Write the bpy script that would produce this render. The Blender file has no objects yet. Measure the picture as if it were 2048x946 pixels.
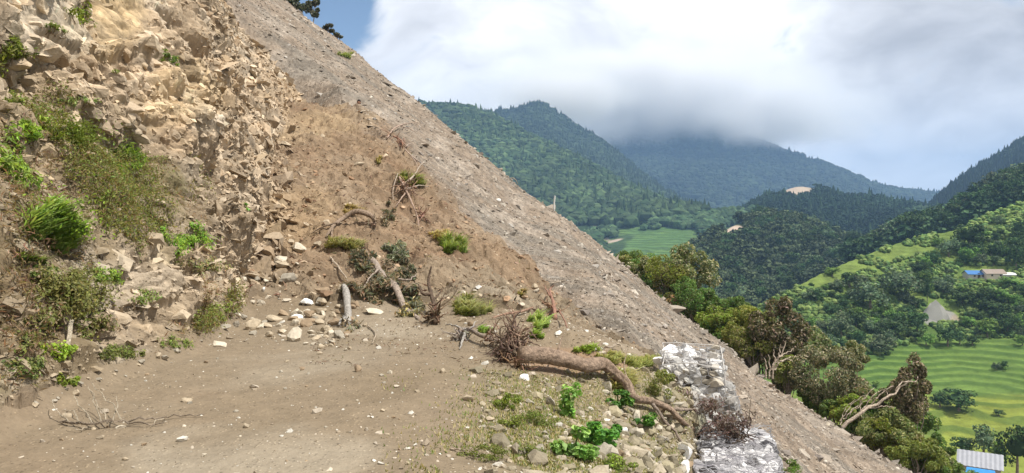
import bpy, math, random
import numpy as np
from mathutils import Vector

# ------------------------------------------------------------------ camera, sky, sun, exposure
SC = bpy.context.scene
F = 1547.0; HZ = 430.0; CX = 1024.0; EYE = 1.6
cam_d = bpy.data.cameras.new('camera'); cam = bpy.data.objects.new('camera', cam_d)
SC.collection.objects.link(cam); SC.camera = cam
cam.location = (0, 0, EYE); cam.rotation_euler = (math.radians(90), 0, 0)
cam_d.sensor_width = 36; cam_d.lens = 36 * F / 2048
cam_d.shift_y = -(473 - HZ) / 2048
cam_d.clip_start = 0.1; cam_d.clip_end = 30000

SUN_EL, SUN_AZ = 60.0, 112.0     # azimuth clockwise from +Y (view direction)
sd = bpy.data.lights.new('sun', 'SUN'); so = bpy.data.objects.new('sun', sd)
SC.collection.objects.link(so)
sd.energy = 5.0; sd.angle = math.radians(0.6); sd.color = (1.0, 0.95, 0.87)
_e, _a = math.radians(SUN_EL), math.radians(SUN_AZ)
SUNV = Vector((math.sin(_a) * math.cos(_e), math.cos(_a) * math.cos(_e), math.sin(_e)))
so.rotation_euler = SUNV.to_track_quat('Z', 'Y').to_euler()
so.location = (20, -10, 40)
vs = SC.view_settings
vs.view_transform = 'Standard'; vs.look = 'None'; vs.exposure = 0.26; vs.gamma = 1.0; vs.use_curve_mapping = False
SC.cycles.use_denoising = True
SC.cycles.max_bounces = 6; SC.cycles.diffuse_bounces = 3; SC.cycles.volume_bounces = 3
HAZE_D = 1.6e-4
SC.cycles.transparent_max_bounces = 16
SC.cycles.volume_step_rate = 1.0; SC.cycles.volume_max_steps = 96
SC.cycles.caustics_reflective = False; SC.cycles.caustics_refractive = False

def dirv(px, py):
    return ((px - CX) / F, 1.0, (HZ - py) / F)

class NT:
    """small node-tree writer"""
    def __init__(s, nt):
        s.nt = nt; nt.nodes.clear()
    def n(s, typ, **kw):
        nd = s.nt.nodes.new(typ)
        ins = kw.pop('i', {})
        for k, v in kw.items(): setattr(nd, k, v)
        for k, v in ins.items():
            sock = nd.inputs[k]
            if isinstance(v, bpy.types.NodeSocket): s.nt.links.new(v, sock)
            elif isinstance(v, bpy.types.Node): s.nt.links.new(v.outputs[0], sock)
            else:
                if sock.type == 'RGBA' and len(v) == 3: v = (*v, 1)
                sock.default_value = v
        return nd
    def math(s, op, a, b=0.0, clamp=False):
        return s.n('ShaderNodeMath', operation=op, use_clamp=clamp, i={0: a, 1: b}).outputs[0]
    def mix(s, f, a, b, bt='MIX'):
        return s.n('ShaderNodeMix', data_type='RGBA', blend_type=bt, i={0: f, 6: a, 7: b}).outputs[2]
    def ramp(s, f, stops, mode='LINEAR'):
        nd = s.n('ShaderNodeValToRGB', i={0: f}); cr = nd.color_ramp; cr.interpolation = mode
        while len(cr.elements) > 1: cr.elements.remove(cr.elements[-1])
        cr.elements[0].position = stops[0][0]; cr.elements[0].color = (*stops[0][1], 1)
        for p, c in stops[1:]:
            e = cr.elements.new(p); e.color = (*c, 1)
        return nd.outputs[0]

def g(v): return (v, v, v)

W = bpy.data.worlds.new('World'); SC.world = W; W.use_nodes = True
t = NT(W.node_tree)
sky = t.n('ShaderNodeTexSky', sky_type='NISHITA', sun_disc=False, sun_elevation=_e, sun_rotation=_a,
          altitude=1200, air_density=1.0, dust_density=1.2)
co = t.n('ShaderNodeTexCoord').outputs['Generated']
def blob(px, py, r, pw=1.0):
    """smooth 1..0 bump of the sky around one direction"""
    d = Vector(dirv(px, py)).normalized()
    dot = t.n('ShaderNodeVectorMath', operation='DOT_PRODUCT', i={0: co, 1: tuple(d)}).outputs['Value']
    ang = t.math('ARCCOSINE', dot)
    m = t.n('ShaderNodeMapRange', interpolation_type='SMOOTHSTEP', i={0: ang, 1: 0.0, 2: r / F, 3: 1.0, 4: 0.0}).outputs[0]
    return m
warp = t.n('ShaderNodeTexNoise', i={'Vector': co, 'Scale': 4.0, 'Detail': 3.0}).outputs['Color']
wv = t.n('ShaderNodeVectorMath', operation='MULTIPLY_ADD', i={0: warp, 1: (0.16, 0.16, 0.16), 2: co}).outputs[0]
st = t.n('ShaderNodeMapping', i={'Vector': wv, 'Scale': (1.0, 1.0, 2.0)}).outputs[0]
n1 = t.n('ShaderNodeTexNoise', i={'Vector': st, 'Scale': 4.5, 'Detail': 9.0, 'Roughness': 0.52}).outputs[0]
n2 = t.n('ShaderNodeTexNoise', i={'Vector': st, 'Scale': 11.0, 'Detail': 8.0, 'Roughness': 0.55}).outputs[0]
br = t.math('ADD', t.math('MULTIPLY', n1, 0.83), t.math('MULTIPLY', n2, 0.46))
for (bx, by, r, a) in [(1130, 90, 330, .17), (1490, 90, 330, .20), (980, 80, 120, .08), (1330, 20, 260, .06), (1700, 350, 330, .13), (1950, 300, 260, .07), (780, 150, 160, .07),
                       (1100, 165, 200, -.10), (1900, 130, 420, -.17), (1350, 235, 260, -.07), (1560, 160, 150, -.02), (840, 40, 160, -.03),
                       (870, 190, 140, .10), (1640, 250, 200, .04)]:
    br = t.math('ADD', br, t.math('MULTIPLY', blob(bx, by, r), a))
cloud = t.ramp(br, [(0.38, (.44, .44, .46)), (0.52, (.58, .58, .60)), (0.64, (.72, .72, .74)), (0.76, (.87, .87, .89)), (0.88, (1.05, 1.05, 1.05))])
hole = t.math('ADD', blob(672, 20, 120), t.math('MULTIPLY', blob(560, -20, 230), 0.8))
hole = t.math('ADD', hole, t.math('MULTIPLY', t.math('SUBTRACT', n2, 0.5), 1.7))
hm = t.n('ShaderNodeMapRange', interpolation_type='SMOOTHSTEP', i={0: hole, 1: 0.18, 2: 0.72, 3: 0.0, 4: 1.0}).outputs[0]
skyc = t.n('ShaderNodeVectorMath', operation='SCALE', i={0: sky.outputs[0], 'Scale': 0.10}).outputs[0]
col = t.mix(hm, cloud, skyc)
# lower hemisphere: the dim ground the air would show
sep = t.n('ShaderNodeSeparateXYZ', i={0: co}).outputs[2]
low = t.n('ShaderNodeMapRange', i={0: sep, 1: -0.12, 2: -0.02, 3: 0.0, 4: 1.0}).outputs[0]
col = t.mix(low, (.12, .14, .12, 1), col)
bg = t.n('ShaderNodeBackground', i={'Color': col, 'Strength': 1.0})
t.n('ShaderNodeOutputWorld', i={'Surface': bg})

# ------------------------------------------------------------------ numpy noise
rng = np.random.default_rng(7)
random.seed(7)
_T = np.random.default_rng(1).random((64, 64, 64)).astype(np.float32)
def vn(p):
    p = np.asarray(p, dtype=np.float64); i = np.floor(p).astype(np.int64); f = (p - i).astype(np.float32)
    f = f * f * (3 - 2 * f); i &= 63; j = (i + 1) & 63
    x0, y0, z0 = i[..., 0], i[..., 1], i[..., 2]; x1, y1, z1 = j[..., 0], j[..., 1], j[..., 2]
    fx, fy, fz = f[..., 0], f[..., 1], f[..., 2]
    a = _T[x0, y0, z0] * (1 - fx) + _T[x1, y0, z0] * fx
    b = _T[x0, y1, z0] * (1 - fx) + _T[x1, y1, z0] * fx
    c = _T[x0, y0, z1] * (1 - fx) + _T[x1, y0, z1] * fx
    d = _T[x0, y1, z1] * (1 - fx) + _T[x1, y1, z1] * fx
    return (a * (1 - fy) + b * fy) * (1 - fz) + (c * (1 - fy) + d * fy) * fz - 0.5
def fbm(p, s=1.0, o=4, r=0.5):
    p = np.asarray(p) * s; v = 0; a = 1.0; n = 0
    for k in range(o):
        v = v + a * vn(p + 17.3 * k); n += a; p = p * 2.03; a *= r
    return v / n * 2           # about -1..1
_J = np.random.default_rng(2).random((32, 32, 32, 3)).astype(np.float32)
_H = np.random.default_rng(3).random((32, 32, 32, 5)).astype(np.float32)
def worley(p, s):
    """nearest cell: distance gap F2-F1, offset from its centre, five random numbers of the cell"""
    q = p / s; i0 = np.floor(q).astype(np.int64); n = len(q)
    d1 = np.full(n, 9.0); d2 = np.full(n, 9.0); best = np.zeros((n, 3), np.int64); off = np.zeros((n, 3))
    for a in (-1, 0, 1):
        for b in (-1, 0, 1):
            for c in (-1, 0, 1):
                i = i0 + (a, b, c); k = i & 31
                o = q - (i + _J[k[:, 0], k[:, 1], k[:, 2]])
                d = (o * o).sum(1)
                m = d < d1
                d2 = np.where(m, d1, np.minimum(d2, d)); d1 = np.where(m, d, d1)
                best[m] = k[m]; off[m] = o[m]
    return np.sqrt(d2) - np.sqrt(d1), off * s, _H[best[:, 0], best[:, 1], best[:, 2]]
def facets(p, s, amp, tilt):
    """upper envelope of randomly tilted planes: an angular, blocky but unbroken surface"""
    q = p / s; i0 = np.floor(q).astype(np.int64); n = len(q)
    v1 = np.full(n, -99.0); v2 = np.full(n, -99.0); best = np.zeros((n, 3), np.int64)
    for a in (-1, 0, 1):
        for b in (-1, 0, 1):
            for c in (-1, 0, 1):
                i = i0 + (a, b, c); k = i & 31; h = _H[k[:, 0], k[:, 1], k[:, 2]]
                o = q - (i + _J[k[:, 0], k[:, 1], k[:, 2]])
                d = np.maximum(np.sqrt((o * o).sum(1)) - .45, 0)
                v = amp * (h[:, 0] - .5) + s * (tilt * ((h[:, 1:4] - .5) * o).sum(1) - 1.3 * d * d)
                m = v > v1
                v2 = np.where(m, v1, np.maximum(v2, v)); v1 = np.where(m, v, v1); best[m] = k[m]
    return v1, v1 - v2, _H[best[:, 0], best[:, 1], best[:, 2]]
def sm(x, a, b):
    t_ = np.clip((x - a) / (b - a), 0, 1); return t_ * t_ * (3 - 2 * t_)
def P3(x, y, z=None):
    return np.stack([x, y, np.zeros_like(x) if z is None else z], -1)

# ------------------------------------------------------------------ mesh helpers
def link(o, parent=None):
    SC.collection.objects.link(o)
    if parent is not None: o.parent = parent
    return o
def tag(o, label=None, cat=None, group=None, kind=None):
    if label: o['label'] = label
    if cat: o['category'] = cat
    if group: o['group'] = group
    if kind: o['kind'] = kind
    return o
def mesh_np(name, V, Fc, mat=None, col=None, smooth=False):
    """V n x 3, Fc m x k (k 3 or 4)"""
    V = np.ascontiguousarray(V, np.float32); Fc = np.ascontiguousarray(Fc, np.int32)
    me = bpy.data.meshes.new(name); k = Fc.shape[1]
    me.vertices.add(len(V)); me.vertices.foreach_set('co', V.ravel())
    me.loops.add(Fc.size); me.loops.foreach_set('vertex_index', Fc.ravel())
    me.polygons.add(len(Fc)); me.polygons.foreach_set('loop_start', np.arange(0, Fc.size, k, dtype=np.int32))
    me.polygons.foreach_set('use_smooth', np.full(len(Fc), bool(smooth)))
    if col is not None:
        at = me.attributes.new('Col', 'FLOAT_COLOR', 'POINT')
        c4 = np.ones((len(V), 4), np.float32); c4[:, :3] = col; at.data.foreach_set('color', c4.ravel())
    me.update(calc_edges=True)
    if mat: me.materials.append(mat)
    return me
def obj(name, me, parent=None, loc=(0, 0, 0)):
    o = bpy.data.objects.new(name, me); o.location = loc; return link(o, parent)
def empty(name, loc, rz=0.0):
    o = bpy.data.objects.new(name, None); o.location = loc; o.rotation_euler = (0, 0, rz); o.empty_display_size = .3
    return link(o)
def gridfaces(nr, nc):
    a = np.arange(nr * nc).reshape(nr, nc)
    return np.stack([a[:-1, :-1], a[:-1, 1:], a[1:, 1:], a[1:, :-1]], -1).reshape(-1, 4)
def submesh(name, V, Fc, mask, mat, col, smooth=False):
    f = Fc[mask]; u, inv = np.unique(f.ravel(), return_inverse=True)
    return mesh_np(name, V[u], inv.reshape(f.shape), mat, col[u], smooth)
def srgb(r, g_, b):
    c = np.array([r, g_, b], float) / 255
    return np.where(c < .04045, c / 12.92, ((c + .055) / 1.055) ** 2.4)
def bilerp_cols(base, c2, m): return base * (1 - m[:, None]) + np.asarray(c2) * m[:, None]

# ------------------------------------------------------------------ materials
def mat_ground(name, bump=0.03, scale=9.0, rough=0.95, pebble=0.0, pscale=25.0, var=0.25):
    m = bpy.data.materials.new(name); m.use_nodes = True; t = NT(m.node_tree)
    at = t.n('ShaderNodeAttribute', attribute_name='Col').outputs['Color']
    gm = t.n('ShaderNodeNewGeometry').outputs['Position']
    n1 = t.n('ShaderNodeTexNoise', i={'Vector': gm, 'Scale': scale, 'Detail': 8.0, 'Roughness': 0.68}).outputs[0]
    n2 = t.n('ShaderNodeTexNoise', i={'Vector': gm, 'Scale': scale * 5.3, 'Detail': 5.0, 'Roughness': 0.7}).outputs[0]
    v = t.math('ADD', t.math('MULTIPLY', t.math('SUBTRACT', n1, .5), var * 2.4), t.math('MULTIPLY', t.math('SUBTRACT', n2, .5), var * 2.2))
    v = t.math('ADD', v, 1.0)
    c = t.n('ShaderNodeVectorMath', operation='SCALE', i={0: at, 'Scale': v}).outputs[0]
    h = t.math('ADD', n1, t.math('MULTIPLY', n2, 0.35))
    if pebble:
        vo = t.n('ShaderNodeTexVoronoi', i={'Vector': gm, 'Scale': pscale, 'Randomness': 1.0})
        cs = t.n('ShaderNodeSeparateColor', i={0: vo.outputs['Color']})
        isp = t.math('MULTIPLY', t.math('GREATER_THAN', cs.outputs[0], 1 - pebble), t.math('LESS_THAN', vo.outputs['Distance'], .36))
        tint = t.math('ADD', t.math('MULTIPLY', cs.outputs[1], .95), .75)
        pc = t.n('ShaderNodeVectorMath', operation='SCALE', i={0: c, 'Scale': tint}).outputs[0]
        c = t.mix(isp, c, pc)
        dome = t.math('SUBTRACT', 0.45, vo.outputs['Distance'])
        h = t.math('ADD', h, t.math('MULTIPLY', isp, t.math('MULTIPLY', dome, 1.5)))
    bp = t.n('ShaderNodeBump', i={'Height': h, 'Distance': bump, 'Strength': 1.0})
    bs = t.n('ShaderNodeBsdfPrincipled', i={'Base Color': c, 'Roughness': rough, 'Specular IOR Level': 0.15, 'Normal': bp})
    t.n('ShaderNodeOutputMaterial', i={'Surface': bs})
    return m
M_ROAD = mat_ground('dirt', 0.022, 6.0, pebble=.32, pscale=30, var=.24)
M_MOUND = mat_ground('loose earth', 0.05, 5.0, pebble=.12, pscale=14, var=.24)
M_SCREE = mat_ground('shale scree', 0.05, 6.0, pebble=.45, pscale=20, var=.26)
M_CLIFF = mat_ground('fractured rock', 0.035, 7.0, var=.24)
M_HILL = mat_ground('hill ground', 0.4, 0.35, var=.3)
# ------------------------------------------------------------------ the near hillside as one height function
def tps(ctrl, lam=0.02):
    c = np.array(ctrl, float); n = len(c)
    def U(r2): return np.where(r2 > 1e-9, r2 * np.log(np.maximum(r2, 1e-9)), 0)
    D = ((c[:, None, :2] - c[None, :, :2]) ** 2).sum(-1)
    A = np.zeros((n + 3, n + 3)); A[:n, :n] = U(D) + lam * np.eye(n)
    A[:n, n] = 1; A[:n, n + 1:] = c[:, :2]; A[n, :n] = 1; A[n + 1:, :n] = c[:, :2].T
    w = np.linalg.solve(A, np.concatenate([c[:, 2], np.zeros(3)]))
    def f(X, Y):
        out = w[n] + w[n + 1] * X + w[n + 2] * Y
        for k in range(n):
            out = out + w[k] * U((X - c[k, 0]) ** 2 + (Y - c[k, 1]) ** 2)
        return out
    return f
def px3(px, py, Y):
    return ((px - CX) / F * Y, Y, EYE + (HZ - py) / F * Y)
ctl = [px3(*a) for a in [
    (480, 642, 11.8), (620, 655, 11.2), (760, 655, 11), (900, 668, 10.5),
    (620, 520, 15.2), (700, 450, 18), (650, 330, 23.5), (560, 300, 25), (600, 400, 20), (715, 220, 34), (800, 300, 28), (830, 380, 23), (900, 470, 19.5),
    (1000, 500, 19), (800, 560, 15), (950, 615, 12.7), (1100, 640, 12), (1200, 680, 11), (640, 260, 30), (700, 600, 13),
    (1200, 900, 5.9), (1350, 946, 6.6), (1385, 935, 7.7), (1300, 820, 8.3), (1250, 740, 9.8)]]
ctl += [(-4.3, 2, 0), (-4.3, 6, 0), (-4.2, 9, 0), (-2, 3, 0), (-2, 6, 0), (-2, 9, 0), (0, 2, 0), (0, 5, 0), (0, 7.5, 0), (-.5, 10, 0), (.5, 4, -.03),
        (-6, 4, 0), (-6, 9, .1), (-8, 37, 5.6), (-6, 40, 5.2), (-11, 30, 5.8), (-10, 40, 6.2), (-9, 20, 2.4), (-8, 14, .8), (1.5, 9.5, -.3), (1.6, 3, -.7), (1.3, 0, -.6), (3, 14, -1.2), (2, 18, -.3), (0, 24, 1.2), (-2.5, 30, 3.2)]
M_f = tps(ctl)
def S_f(X, Y):
    xs = [-40, -20, -14.2, -7.4, 0, 2.9, 8.85, 11.1, 12.9, 14.4, 18, 24, 40]
    yc = np.interp(X, xs, [84, 70, 68, 62.5, 54.5, 51.5, 42.5, 36, 31, 27.5, 24, 20, 14])
    zc = np.interp(X, xs, [41, 21, 16.5, 10.8, 4.1, 1.9, -3.3, -5.45, -6.6, -7.5, -10.5, -15, -28])
    b = np.interp(X, [-20, -9, -6.8, -3.3, .6, 2.4, 6, 10, 16], [.17, .165, .145, .128, .112, .085, .09, .10, .10])
    d = yc - Y
    return np.where(d > 0, zc - b * d - .35 * np.exp(-np.abs(d) / 2.5) , zc - .35 + .42 * d - .35 * np.maximum(-d - 14, 0))
def C_f(X, Y):
    xf = np.interp(Y, [0, 9, 11.2, 14, 18, 26, 34, 45, 70], [-3.8, -3.75, -4.05, -4.75, -5.7, -8, -9.3, -11.5, -17])
    xf = xf + .2 * fbm(P3(X * 0, Y), .55, 3) * sm(Y, 2, 5)
    zf = np.interp(Y, [0, 11, 14, 18, 26, 34, 45, 70], [-.02, 0, .4, 1.6, 4.2, 6.0, 8.5, 14])
    k = np.interp(Y, [0, 10, 20, 28, 36, 50], [1.55, 1.6, 1.6, 1.5, 1.1, .8])
    d = xf - X
    dd = np.maximum(d, 0)
    kk = np.where(dd < 14, dd, 14 + (dd - 14) * .6)
    return np.where(d > 0, zf + k * kk * (1 + .25 * np.exp(-dd / 1.2)), zf + 2.5 * d)
def smax(a, b, k):
    h = np.clip(.5 + .5 * (a - b) / k, 0, 1); return b * (1 - h) + a * h + k * h * (1 - h)
def near_height(X, Y, parts=False):
    m = M_f(X, Y)
    xr = np.interp(Y, [0, 6, 8, 10, 12, 17, 26, 34, 40], [1.9, 2.0, 2.3, 2.9, 2.7, 1.2, -2.8, -6.0, -7.5])
    over = np.maximum(X - xr, 0)
    m = m - 1.15 * over - .5 * sm(over, 0, .6)
    xl = np.interp(Y, [5, 7.1, 9.75, 9.9], [1.14, 1.69, 2.39, 2.43]); wgt = sm(X, xl - .14, xl + .02) * (1 - sm(Y, 9.6, 9.9)); m = m * (1 - wgt) + np.minimum(m, -1.35) * wgt
    m = m - 1.0 * sm(Y, 36, 44)
    m = m + .30 * np.exp(-(((X - .62) / .62) ** 2 + ((Y - 9.35) / .42) ** 2)) * (1 + .5 * fbm(P3(X, Y), 2.5, 3))
    m = m - 1.25 * np.exp(-(((X + 7.0) / .9) ** 2 + ((Y - 35.6) / .8) ** 2))
    s = S_f(X, Y)
    s = s - 1.5 * np.exp(-(((X + 7.0) / 1.1) ** 2 + ((Y - 35.8) / 1.0) ** 2))
    xb = np.interp(Y, [0, 8, 12, 17, 26, 34, 40], [4.5, 3.3, 2.5, .7, -3.2, -6.9, -9.5])
    s = s - 1.3 * np.maximum(xb - X, 0) * (1 - sm(Y, 36, 43))
    # gullies running down the scree
    gl = fbm(P3(X * .25 + Y * .05, Y * .9 + X * .05), .5, 4)
    s = s + .22 * gl * sm(Y, 10, 20) + (.45 * fbm(P3(X, Y), .16, 3) + .22 * fbm(P3(X, Y), .6, 3)) * sm(Y, 20, 32)
    c = C_f(X, Y)
    h = smax(smax(m, s, .25), c, .5)
    if parts: return h, m, s, c
    return h

cols = np.concatenate([np.arange(-3400, -300, 60), np.arange(-300, -20, 12), np.arange(-20, 1900, 3.0), np.arange(1900, 2300, 8), np.arange(2300, 5200, 70)])
rows = np.exp(np.linspace(math.log(1.9), math.log(3.9), 50, endpoint=False))
rows = np.concatenate([rows, np.exp(np.linspace(math.log(3.9), math.log(76), 1050)), np.linspace(77, 130, 30)])
CU, RY = np.meshgrid(cols, rows)
X = (CU - CX) / F * RY; Y = RY.copy()
H, Mh, Sh, Ch = near_height(X, Y, True)
nr, nc = X.shape
sh = (nr, nc)
Xf, Yf, Zf = X.ravel(), Y.ravel(), H.ravel()
Mf, Sf, Cf = Mh.ravel(), Sh.ravel(), Ch.ravel()
P0 = P3(Xf, Yf, Zf)
PXp = CX + F * Xf / Yf; PYp = HZ - F * (Zf - EYE) / Yf
wob = fbm(P0, .35, 4)
wob2 = fbm(P0, 1.6, 4)
def zone(cx, cy, rx, ry, rot=0.0, soft=.5, n=.35):
    """patch of the hillside around one place, with a noisy edge"""
    a = math.radians(rot); dx = PXp - cx; dy = PYp - cy
    u = (dx * math.cos(a) + dy * math.sin(a)) / rx; v = (-dx * math.sin(a) + dy * math.cos(a)) / ry
    return sm(-(np.sqrt(u * u + v * v) + n * wob2), -1 - soft * .5, -1 + soft * .5)
isC = (Cf > np.maximum(Mf, Sf) + .12 * wob2 + .05)
isS = (~isC) & (Sf > Mf + .06 * wob2)
flat = sm(Zf + .35 * wob + .18 * wob2, .10, .42)           # 0 on the road, 1 up on the slide
isR = (~isC) & (~isS) & (Yf < 13) & (flat < .5) & (Xf < 6)
isM = (~isC) & (~isS) & (~isR)
# how rocky the cliff is: bare blocks above, soil bank below
rocky = sm(470 + 40 * wob - PYp + (PXp - 250) * .35, -60, 90)
rocky = np.maximum(rocky, zone(330, 560, 90, 120, 20) * .7)
rocky = np.maximum(rocky, zone(260, 660, 80, 40) * .8)
rocky = np.maximum(rocky, zone(460, 440, 120, 170, -20) * .9)
rocky = rocky * (1 - .85 * zone(240, 380, 170, 90, 10)) * (1 - .7 * zone(40, 250, 90, 110))
# displacement
D = np.zeros_like(P0)
Nc = np.array([.80, -.12, .58])
ic = np.where(isC)[0]; pc = P0[ic]; rk = rocky[ic][:, None]
wp = pc + .25 * np.stack([fbm(pc, 1.1, 3), fbm(pc + 9, 1.1, 3), fbm(pc + 21, 1.1, 3)], -1)
size = np.interp(PXp[ic], [0, 300, 520], [1.0, .8, .45])[:, None]
colv = np.ones(len(P0)); cellr = np.zeros((len(P0), 3))
disp = np.zeros(len(ic)); tone = np.zeros(len(ic)); crack = np.zeros(len(ic))
R = np.array([[.86, .3, -.4], [-.2, .94, .27], [.46, -.15, .87]])    # tilted bedding
for si, (s, amp, tilt) in enumerate([(1.25, .42, .85), (.50, .17, .80), (.21, .065, .75), (.10, .022, .6)]):
    q = (wp @ R) * np.array([1.0, .8, 1.5])
    h_, gap, hh = facets(q + si * 5.1, s, amp, tilt)
    disp += h_
    tone += (hh[:, 4] - .5) * [.26, .30, .34, .2][si]
    crack = np.maximum(crack, np.exp(-(gap / (s * .05 + .006)) ** 2) * [.7, .6, .5, .3][si])
sm_w = np.clip(1 - .55 * sm(PXp[ic], 400, 500) - .25 * sm(PXp[ic], 545, 600), 0, 1)
base_n = .30 * fbm(pc, .8, 5) + .10 * fbm(pc, 4, 4)
amp_c = (rk[:, 0] * disp * 1.25 + (1 - rk[:, 0]) * (base_n + disp * .38)) * sm_w + .35 * fbm(pc, .35, 3) * (1 - .6 * sm(PXp[ic], 430, 520))
slabz = np.clip(zone(75, 55, 100, 60, 15) + zone(240, 40, 60, 60, 20), 0, 1)[ic]; amp_c *= 1 - .6 * slabz; amp_c -= .32 * zone(175, 118, 120, 20, 22)[ic] + .25 * zone(190, 60, 50, 12, 45)[ic]
amp_c *= sm(Cf[ic] - np.maximum(Mf[ic], Sf[ic]), .0, .5)
fade = np.interp(Yf[ic], [3, 60, 90], [1, 1, .3])
D[ic] = Nc * (amp_c * fade)[:, None]
# hollow under the bank, lower left
und = zone(205, 655, 130, 34, -14)
D[:, 0] -= .16 * und * isC; D[:, 2] += 0
im = np.where(~isC)[0]; pm = P0[im]
lump = .22 * fbm(pm, .7, 4) + .20 * isM[im] * fbm(pm, 1.3, 4) + .13 * fbm(pm, 2.2, 5, .6) + .05 * fbm(pm, 9, 3, .6)
rough_w = np.where(isR[im], .11 + .5 * flat[im], 1.0)
rough_w = np.where(isM[im], 1.0 + .5 * sm(Yf[im], 12, 15), rough_w); rough_w = np.where(isS[im], .45, rough_w)
pst = pm @ np.array([[.35, 0, 0], [0, 2.2, 0], [.35, 0, .6]])
scr = .10 * fbm(pst, 1.0, 4, .6) + .10 * np.abs(fbm(pm * (1, .5, 1), 3.0, 4, .65)) + .05 * fbm(pm, 8, 3, .7)
gap, off, hh = worley(pm * (1, 1, 1.2), .17)
stone = np.where(hh[:, 0] > .5, .075 * (hh[:, 1] + .3) * np.clip(1 - (off ** 2).sum(1) / .0065, 0, 1), 0) + ((hh[:, 2:5] - .5) * off).sum(1) * .25
gap2, off2, hh2 = worley(pm, .45)
stone2 = np.where(hh2[:, 0] > .86, .16 * (hh2[:, 1] + .4) * np.clip(1 - (off2 ** 2).sum(1) / .035, 0, 1), 0)
D[im, 2] = lump * rough_w + np.where(isS[im], scr + stone * .6 + stone2 * .35, 0) * sm(Yf[im], 8, 14) + np.where(isM[im], stone * .35 * sm(hh[:, 3], .5, .8) + stone2 * .1, 0)
# ragged outline along the rib
bnd = np.exp(-((Sf[im] - np.maximum(Mf[im], -99)) * 0) ) * 0
PN = P0 + D
# ---- colours (base colour of the materials, plus shade darkened into the cliff cracks)
C = np.zeros_like(P0)
road_c = bilerp_cols(np.tile([.245, .20, .145], (len(P0), 1)), [.33, .29, .23], sm(fbm(P0, .5, 4) + .5 * zone(520, 900, 260, 60), -.1, .7))
road_c = bilerp_cols(road_c, [.20, .16, .11], sm(fbm(P0 + 31, .9, 4), .1, .6) * .7)
road_c = bilerp_cols(road_c, [.235, .205, .135], sm(PXp - 880 - (PYp - 800) * .2 + 60 * wob2, 0, 160) * sm(PYp, 700, 760) * .55)
mound_c = bilerp_cols(np.tile([.285, .21, .135], (len(P0), 1)), [.345, .27, .185], sm(fbm(P0, .6, 4), -.1, .6))
mound_c = bilerp_cols(mound_c, [.235, .155, .095], sm(fbm(P0 + 13, 1.1, 4), .05, .6) * .7)
mound_c = bilerp_cols(mound_c, [.44, .34, .21], zone(640, 250, 130, 30, -8) * .6 + 0)
mound_c = bilerp_cols(mound_c, [.37, .275, .165], zone(590, 440, 90, 60, -20) * .7)
mound_c = bilerp_cols(mound_c, [.27, .225, .15], sm(PYp + 25 * wob2, 590, 680) * sm(PXp, 400, 500) * .8)
mound_c = bilerp_cols(mound_c, [.25, .24, .12], sm(PYp + 40 * wob2, 780, 850) * sm(PXp, 900, 1000) * .5)
mound_c = mound_c * [.74, .715, .71]; road_c = road_c * [.85, .815, .76]
scree_c = bilerp_cols(np.tile([.275, .225, .175], (len(P0), 1)), [.37, .32, .265], sm(fbm(P0 * (1, .4, 1), .8, 5), -.1, .5))
scree_c = bilerp_cols(scree_c, [.215, .195, .165], sm(fbm(P0 * (.35, 1.6, .5) + 40, .5, 5), -.1, .4) * .85)
scree_c = scree_c * [.81, .79, .77]
cl_c = bilerp_cols(np.tile([.40, .30, .195], (len(P0), 1)), [.50, .41, .30], sm(fbm(P0, .6, 4), -.1, .6))
cl_c = bilerp_cols(cl_c, [.36, .24, .135], sm(fbm(P0 + 3, .9, 4), .1, .6) * .8)
cl_c = cl_c * [.95, .98, 1.03]; cl_c = bilerp_cols(cl_c, [.46, .34, .19], np.maximum(zone(200, 30, 80, 80, 30), zone(350, 210, 80, 60) * .7) * .75)
cl_c = bilerp_cols(cl_c, [.50, .43, .33], np.maximum(zone(90, 60, 120, 60), zone(680, 150, 40, 90, -20)) * .7)
soil_c = bilerp_cols(np.tile([.215, .165, .10], (len(P0), 1)), [.34, .285, .215], sm(fbm(P0 + 7, 1.0, 5), -.05, .5))
soil_c = bilerp_cols(soil_c, [.15, .155, .055], sm(fbm(P0 + 70, .9, 5), .05, .45) * .6 * sm(PYp, 200, 460))
cliff_c = soil_c * (1 - rocky[:, None]) + cl_c * rocky[:, None]
cliff_c[ic] *= (1 + (tone * 1.25)[:, None] * (.3 + .7 * rk)) * (1 + .12 * rk) * (1 - crack * .6 * (.25 + .75 * rk[:, 0]))[:, None]  # random block tone; cracks darkened in colour as the shadow between blocks
cliff_c = bilerp_cols(cliff_c, mound_c, 0 * wob)
# smooth debris skirt between cliff and mound
sk = sm(PXp, 540, 585) * sm(-PYp, -420, -200)
cliff_c = cliff_c * (1 - .6 * sk[:, None]) + np.array([.37, .275, .175]) * .6 * sk[:, None]
C[isR] = road_c[isR]; C[isM] = mound_c[isM]; C[isS] = scree_c[isS]; C[isC] = cliff_c[isC]
mm = sm(Zf + .5 * wob + .35 * wob2, .0, .95)[:, None]
C = np.where((isR | (isM & (Yf < 17)))[:, None], road_c * (1 - mm) + mound_c * mm, C)
C = C * (1 - .85 * (zone(1130, 722, 125, 24, 3) * (~isC))[:, None]) + np.array([.25, .165, .105]) * .85 * (zone(1130, 722, 125, 24, 3) * (~isC))[:, None]
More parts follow.
